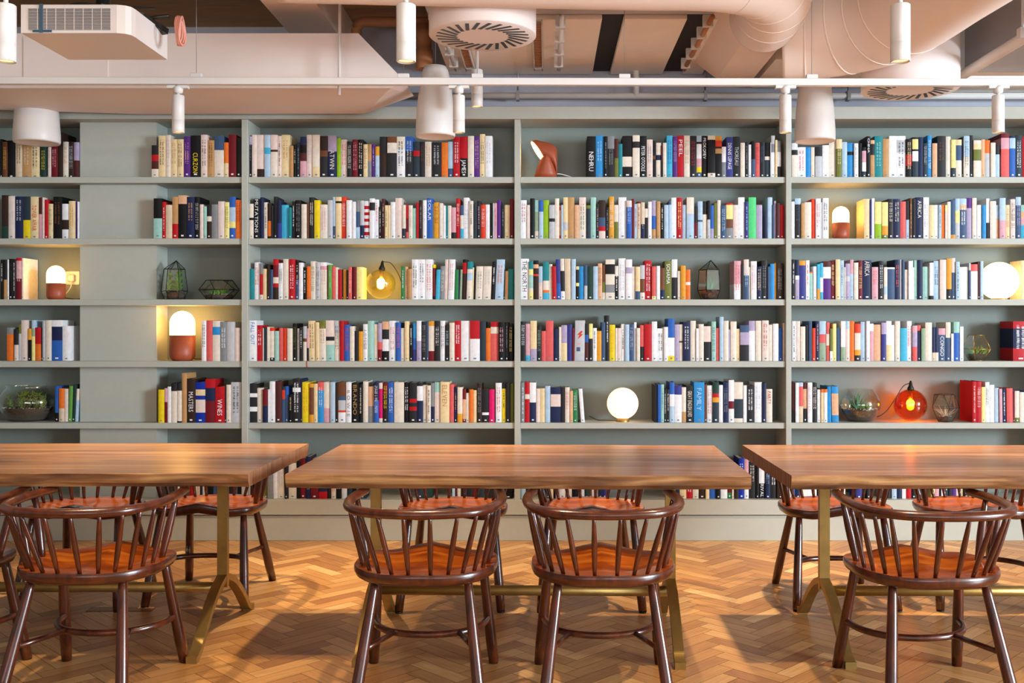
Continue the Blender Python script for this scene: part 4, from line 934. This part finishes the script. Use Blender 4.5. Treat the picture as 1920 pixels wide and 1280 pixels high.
# sloping duct beside the boards
m = MB().use(M['ductp'])
a = [Vector((1.035, 4.9, 2.80)), Vector((.87, 4.9, 2.925)), Vector((.87, 4.9, 3.0)), Vector((1.25, 4.9, 3.0)), Vector((1.25, 4.9, 2.80))]
prism(m, a, [p + Vector((0, 1.25, 0)) for p in a]); o = fixnormals(m.build('ceiling_duct')); tag(o, 'cream rectangular duct with sloping side running back, left of the big round duct', 'duct')
m = MB().use(M['white']); m.box(1.3, 2.1, 5.75, 6.45, 2.815, 3.1); tag(m.build('ceiling_duct'), 'white flat duct behind the big round duct above the bookcase', 'duct')
# cable trays and clipped pipes running back
def tray(x, label, y0=5.3, y1=6.25, z=2.875):
    t = empty('cable_tray', (x, y0, z), label=label, cat='cable tray')
    m = MB().use(M['whitem']); m.box(-.028, -.022, 0, y1 - y0, 0, .03); m.box(.022, .028, 0, y1 - y0, 0, .03); m.box(-.028, .028, 0, y1 - y0, .026, .03)
    m.box(-.028, .028, y1 - y0 - .05, y1 - y0, .0, .004); m.build('tray', t)
    n = 24; m = MB().use(M['copper'])
    for i in range(n): y = .03 + (y1 - y0 - .1) * i / n; m.box(-.02, .02, y, y + .018, .006, .012)
    m.build('rungs', t)
tray(-.05, 'slotted white cable tray just right of the near round diffuser')
tray(-.47, 'slotted white cable tray under the near round diffuser, left side')
def clip_pipe(x, label, y0=5.1, y1=6.15, z=2.86, mm='whitem', n=4, cl='whitem'):
    t = empty('clipped_pipe', (x, y0, z), label=label, cat='pipe')
    m = MB().use(M[mm]); m.tube((0, 0, 0), (0, y1 - y0, 0), .013, n=12); m.build('pipe', t)
    for i in range(n):
        y = (y1 - y0) * (i + .6) / n; m = MB().use(M[cl]); m.box(-.03, .022, y - .012, y + .012, -.016, .045); m.build('clip', t)
clip_pipe(.075, 'thin white clipped pipe beside the tray, left of the white boards')
clip_pipe(-.55, 'thin white clipped pipe behind the near diffuser, far left')
clip_pipe(.835, 'thin tan clipped pipe along the sloping cream duct', mm='copper', n=5)
# round swirl diffusers
def diffuser(px, yc, z, label, top, R=.25):
    t = empty('swirl_diffuser', (X(px, yc), yc, z), label=label, cat='air vent', group='round ceiling diffusers')
    m = MB().use(M['duct']); m.lathe([(R - .002, .004), (R, .008), (R, top - z)], n=72, capb=False); m.build('drum', t)
    m = MB().use(M['duct']); m.lathe([(1e-6, 0), (.1, 0), (R - .004, 0), (R, .004)], n=72, capt=False); m.build('face_plate', t)
    m = MB().use(M['black'])
    for i in range(26):
        T = Matrix.Rotation(2 * PI * i / 26, 4, 'Z') @ Matrix.Translation((.168, 0, 0)) @ Matrix.Rotation(.42, 4, 'Z')
        m.box(-.052, .052, -.0085, .0085, -.0012, -.0002, T)
    m.build('slots', t)
diffuser(905, 4.74, 2.655, 'large round white swirl diffuser hanging near the top centre', 3.2)
diffuser(1706, 5.4, 2.558, 'round white swirl diffuser behind the track at upper right', 3.2)
# projector
t = empty('projector', (X(183, 4.2), 4.2, 2.458), label='white ceiling projector with grille and blue tape at upper left', cat='projector')
w_, d_, h_ = .428, .40, .112
m = MB().use(M['proj'])
ol = [(-w_ / 2, -.2), (w_ / 2 - .05, -.2), (w_ / 2 - .02, -.19), (w_ / 2 - .004, -.17), (w_ / 2, -.14), (w_ / 2, .2), (-w_ / 2, .2)]
m.add([(a, b_, 0) for a, b_ in ol] + [(a, b_, h_) for a, b_ in ol], [tuple(range(7))[::-1], tuple(range(7, 14))] + [(i, (i + 1) % 7, (i + 1) % 7 + 7, i + 7) for i in range(7)]); m.build('body', t)
m = MB().use(M['dark']); m.box(-w_ / 2 + .03, w_ / 2 - .075, -.2015, -.1995, .012, h_ - .014); g = m.build('grille', t)
m = MB().use(M['proj'])
for i in range(15): z = .014 + i * .0058; m.box(-w_ / 2 + .03, w_ / 2 - .075, -.2035, -.2012, z, z + .002)
for i in range(1, 9): x = -w_ / 2 + .03 + i * .036; m.box(x, x + .0015, -.204, -.2012, .012, h_ - .014)
m.build('grille_bars', g)
m = MB().use(M['tape']); m.box(-.14, -.125, -.2055, -.2042, 0, h_ + .002); m.box(-.165, -.09, -.206, -.2044, .002, .012); m.build('blue_tape', t)
m = MB().use(M['black']); m.box(-.13, .1, -.1, .12, h_, h_ + .03); m.tube((.0, .05, h_), (.0, .05, .76), .03); m.sweep([(.05, -.1, h_ + .02), (.17, .02, h_ + .02), (.225, .14, h_ - .01)], 1, rect=(.022, .012), smooth=False)
m.sweep(bez([(-.2, .0, h_ + .02), (-.05, -.1, h_ + .035), (.1, -.08, h_ + .03), (.2, .1, h_ + .08)], 6), .005, 6); m.tube((.1, .08, h_ + .02), (.28, .04, h_ + .03), .008); m.build('ceiling_mount', t)
rnd = random.Random(2)
t2 = empty('coiled_cable', (X(327, 4.2), 4.24, 2.458 + .078), label='coiled pink cable hanging beside the projector', cat='cable')
for k in range(4):
    m = MB().use(M['pinkc']); c = [(.006 * k + .003 * math.sin(a * 2 + k), (.026 + .003 * k) * math.cos(a), (.058 + .003 * rnd.random()) * math.sin(a)) for a in [2 * PI * i / 28 for i in range(28)]]
    m.sweep(c, .0045, 6, closed=True, up=Vector((1, 0, 0))); m.build('loop', t2)
# suspended lighting track
ZT = 2.489; t = empty('light_track', (0, 5.0, ZT), .008, label='long white suspended lighting track across the whole top of the view', cat='lighting track')
m = MB().use(M['whitem']); m.bbox(-4.3, 4.3, -.018, .018, 0, .034, .002); m.build('rail', t)
for px in (370, 757, 895, 1171, 1523):
    x = X(px, 5.0); m = MB().use(M['whitem']); m.bbox(x - .028, x + .028, -.012, .012, .0345, .056, .002); br = m.build('hanger_bracket', t)
    m = MB().use(M['steel']); m.tube((x, 0, .056), (x, 0, 3.21 - ZT), .0012, n=6); m.build('hanger_wire', br)
def spotlight(x, y, zb, L_, r, ztop, label):
    t = empty('spotlight', (x, y, zb), label=label, cat='spotlight', group='white cylinder spotlights')
    m = MB().use(M['whitem']); m.lathe([(r * .86, .012), (r * .92, 0), (r, .002), (r, L_ * .33), (r - .0008, L_ * .333), (r, L_ * .336), (r, L_ - .003), (r - .003, L_), (1e-6, L_)], n=36, capb=False); m.build('housing', t)
    m = MB().use(M['spotglow']); m.lathe([(1e-6, .02), (r * .6, .018), (r * .88, .008)], n=30, capb=False, capt=False); m.build('reflector', t)
    m = MB().use(M['whitem']); m.tube((0, 0, L_), (0, 0, max(L_ + .005, ztop - zb - .035)), .008, n=10); m.lathe([(.008, -.04), (.022, -.034), (.024, -.012), (.016, 0)], c=(0, 0, ztop - zb), n=20); m.box(-.05, .05, -.015, .015, ztop - zb - .014, ztop - zb); m.build('track_adapter', t)
SPF = [(-1.818, 'left of the pendant'), (-.434, ''), (1.176, ''), (2.226, '')]
for x, lab in ((-1.818, 'white cylinder spotlight on the track above the narrow left bay'), (X(860.5, 5), 'white cylinder spotlight on the track touching the central pendant'), (X(1472.5, 5), 'white cylinder spotlight on the track left of the right pendant'), (X(1871.5, 5), 'white cylinder spotlight on the track at the far right')):
    spotlight(x, 5.0, 2.255, .185, .0295, ZT - .002, lab)
spotlight(X(894.5, 5.45), 5.45, 2.48, .20, .031, 2.90, 'small white spotlight behind the track below the round diffuser')
for x, lab in ((X(11, 3.4), 'large white spotlight cut off at the upper left corner'), (X(761.5, 3.4), 'large white spotlight hanging left of the near round diffuser'), (X(1688, 3.4), 'large white spotlight hanging in front of the big round duct')):
    spotlight(x, 3.4, 2.187, .192, .0325, 2.48, lab)
m = MB().use(M['whitem']); m.bbox(-3.8, 3.8, 3.38, 3.42, 2.481, 2.515); tag(m.build('light_track'), 'white lighting track just above the top edge of the view, nearest camera', 'lighting track')
# tapered pendant speakers
def pendant(px, y, zb, h, R, label, wire=True):
    t = empty('pendant_speaker', (X(px, y), y, zb), label=label, cat='pendant', group='white tapered pendants')
    m = MB().use(M['whitem']); m.lathe([(R * .9, .004), (R * .97, 0), (R, .01), (R, h * .12), (R * .93, h * .42), (R * .80, h * .72), (R * .66, h * .92), (R * .56, h * .985), (R * .4, h), (1e-6, h)], n=48, capb=False); m.build('shell', t)
    m = MB().use(M['duct']); m.lathe([(1e-6, .012), (R * .6, .008), (R * .9, .004)], n=40, capb=False, capt=False); m.build('speaker_grille', t)
    if wire: m = MB().use(M['steel']); m.tube((0, 0, h), (0, 0, 3.2 - zb), .0015, n=6); m.build('cable', t)
pendant(816.5, 5.7, 2.365, .40, .111, 'white tapered pendant hanging in front of the bay left of centre')
pendant(1528, 5.7, 2.34, .42, .112, 'white tapered pendant hanging in front of the rightmost bay')
pendant(69, 6.0, 2.385, .43, .129, 'white pendant partly hidden by the duct above the leftmost bay', False)
# wall pipe with hangers
t = empty('wall_pipe', (0, 6.4, Z(180, 6.4)), label='long white horizontal pipe on the grey wall above the bookcase', cat='pipe')
m = MB().use(M['whitem']); m.tube((X(600, 6.4), 0, 0), (4.3, 0, 0), .021, n=20); m.build('pipe', t)
for px in (971, 1322, 1590):
    x = X(px, 6.4); m = MB().use(M['steel']); m.box(x - .01, x + .01, -.028, .028, -.03, .03); m.tube((x, 0, .03), (x, 0, .28), .005, n=8); m.build('hanger', t)
x = X(1192, 6.4); m = MB().use(M['whitem']); m.sweep(bez([(x, 0, 0), (x, -.03, .04), (x, -.03, .09), (x, -.03, .2)], 5), .019, 14); m.build('riser', t)
# lagged pipes at left centre
t = empty('lagged_pipe', (0, 6.12, 0), label='tan lagged pipe with elbow behind the hanging spotlight, left of the diffuser', cat='pipe')
m = MB().use(M['copper']); Yp = 6.12
m.sweep(bez([(X(668, Yp), 0, Z(75, Yp)), (X(669, Yp), 0, Z(52, Yp)), (X(682, Yp), 0, Z(41, Yp)), (X(720, Yp), 0, Z(41, Yp)), (X(810, Yp), 0, Z(41, Yp))], 6), .030, 16); m.build('pipe', t)
m = MB().use(M['copper']); m.lathe([(.052, Z(130, Yp)), (.052, Z(95, Yp)), (.045, Z(92, Yp)), (.045, Z(75, Yp)), (.055, Z(72, Yp)), (.055, Z(48, Yp))], c=(X(795, Yp), 0, 0), n=24); m.build('vertical_pipe', t)
m = MB().use(M['whitem']); m.tube((X(636, 5.3), 5.3, Z(178, 5.3)), (X(638, 5.3), 5.3, 3.2), .0085, n=10); tag(m.build('hanging_rod'), 'thin white vertical rod in front of the wide left duct', 'rod')
# right side: grey box duct, pipe and hanger
m = MB().use(M['steel2'] if 'steel2' in M else mat('grey_duct', 'a8a4a2', .5, metal=.2)); m.box(2.29, 3.1, 2.8, 5.6, 2.705, 2.985)
tag(m.build('ceiling_duct'), 'grey box duct at the upper right corner running towards the camera', 'duct')
m = MB().use(M['whitem']); m.box(2.26, 2.29, 5.55, 5.62, 2.64, 3.2); m.box(2.2, 2.9, 5.62, 5.66, 2.66, 2.69); tag(m.build('duct_support'), 'white upright bracket at the end of the grey box duct', 'bracket')
t = empty('ceiling_pipe', (2.262, 2.8, 2.668), label='white pipe running along the bottom of the grey box duct', cat='pipe')
m = MB().use(M['ductp']); m.tube((0, 0, 0), (0, 2.8, 0), .028, n=18); m.build('pipe', t)
m = MB().use(M['whitem']); m.tube((-.03, 1.95, .02), (-.03, 1.95, .54), .007, n=8); m.box(-.05, -.01, 1.93, 1.97, -.02, .03); m.build('hanger', t)
m = MB().use(M['board']); m.box(2.5, 3.9, 5.7, 6.45, 2.78, 2.80); tag(m.build('ceiling_board'), 'white ceiling board at the far upper right behind the track', 'ceiling board')
# ---------------------------------------------------------------- light
def spot(x, y, z, e, ang=88, col=(1, .76, .48), rad=.022, blend=.55):
    l = bpy.data.lights.new('spot', 'SPOT'); l.energy = e; l.spot_size = math.radians(ang); l.spot_blend = blend; l.color = col; l.shadow_soft_size = rad
    o = bpy.data.objects.new('spot', l); COL.objects.link(o); o.location = (x, y, z); return o
def area(name, loc, rot, sx, sy, e, col, spread=0):
    l = bpy.data.lights.new(name, 'AREA'); l.shape = 'RECTANGLE'; l.size = sx; l.size_y = sy; l.energy = e; l.color = col
    o = bpy.data.objects.new(name, l); COL.objects.link(o); o.location = loc; o.rotation_euler = rot
    if spread: l.spread = math.radians(spread)
    return o
E_FAR, E_NEAR = 190, 105
for x in (-1.818, -.434, 1.176, 2.226): spot(x, 5.0, 2.23, E_FAR, 72)
for x in (-1.81, -.47, 1.186, ): spot(x, 3.4, 2.16, E_NEAR, 72)
spot(-.375, 5.45, 2.46, 40, 60)
# added unseen warm spots nearer the camera, washing the bookcase
for x in (-2.9, -1.3, .3):
    o = spot(x, 1.7, 2.85, 22, 74, (1, .74, .46), .03, 1.0); o.rotation_euler = Vector((0, 6.2 - 1.7, 1.15 - 2.85)).to_track_quat('-Z', 'Y').to_euler()
# daylight through the right hand window, plus added upward fill behind the camera
area('daylight_right', (RX1 - .02, (WY0 + WY1) / 2, (WZ0 + WZ1) / 2), (0, PI / 2 + .12, 0), WZ1 - WZ0, WY1 - WY0, 1500, (.72, .88, 1))
area('fill_near', (-1.9, RY0 + .05, 1.65), (PI / 2 + .55, 0, 0), 3.0, 1.7, 55, (1, .95, .9), 100)
area('fill_near', (1.9, RY0 + .05, 1.65), (PI / 2 + .55, 0, 0), 3.0, 1.7, 75, (.95, .97, 1), 100)
w = bpy.data.worlds.new('world'); S.world = w; w.use_nodes = True
w.node_tree.nodes['Background'].inputs[0].default_value = (.75, .85, 1, 1); w.node_tree.nodes['Background'].inputs[1].default_value = .6
# ---------------------------------------------------------------- camera
cam = bpy.data.cameras.new('camera'); co = bpy.data.objects.new('camera', cam); COL.objects.link(co)
co.location = (0, 0, EYE); co.rotation_euler = (PI / 2, 0, 0)
cam.sensor_width = 36; cam.lens = F / 1920 * 36; cam.shift_x = -(CX - 960) / 1920; cam.shift_y = -(640 - CY) / 1920
cam.clip_start = .05
S.camera = co
S.view_settings.view_transform = 'Standard'; S.view_settings.look = 'None'; S.view_settings.gamma = 1; S.view_settings.use_curve_mapping = False
S.view_settings.exposure = 0.02
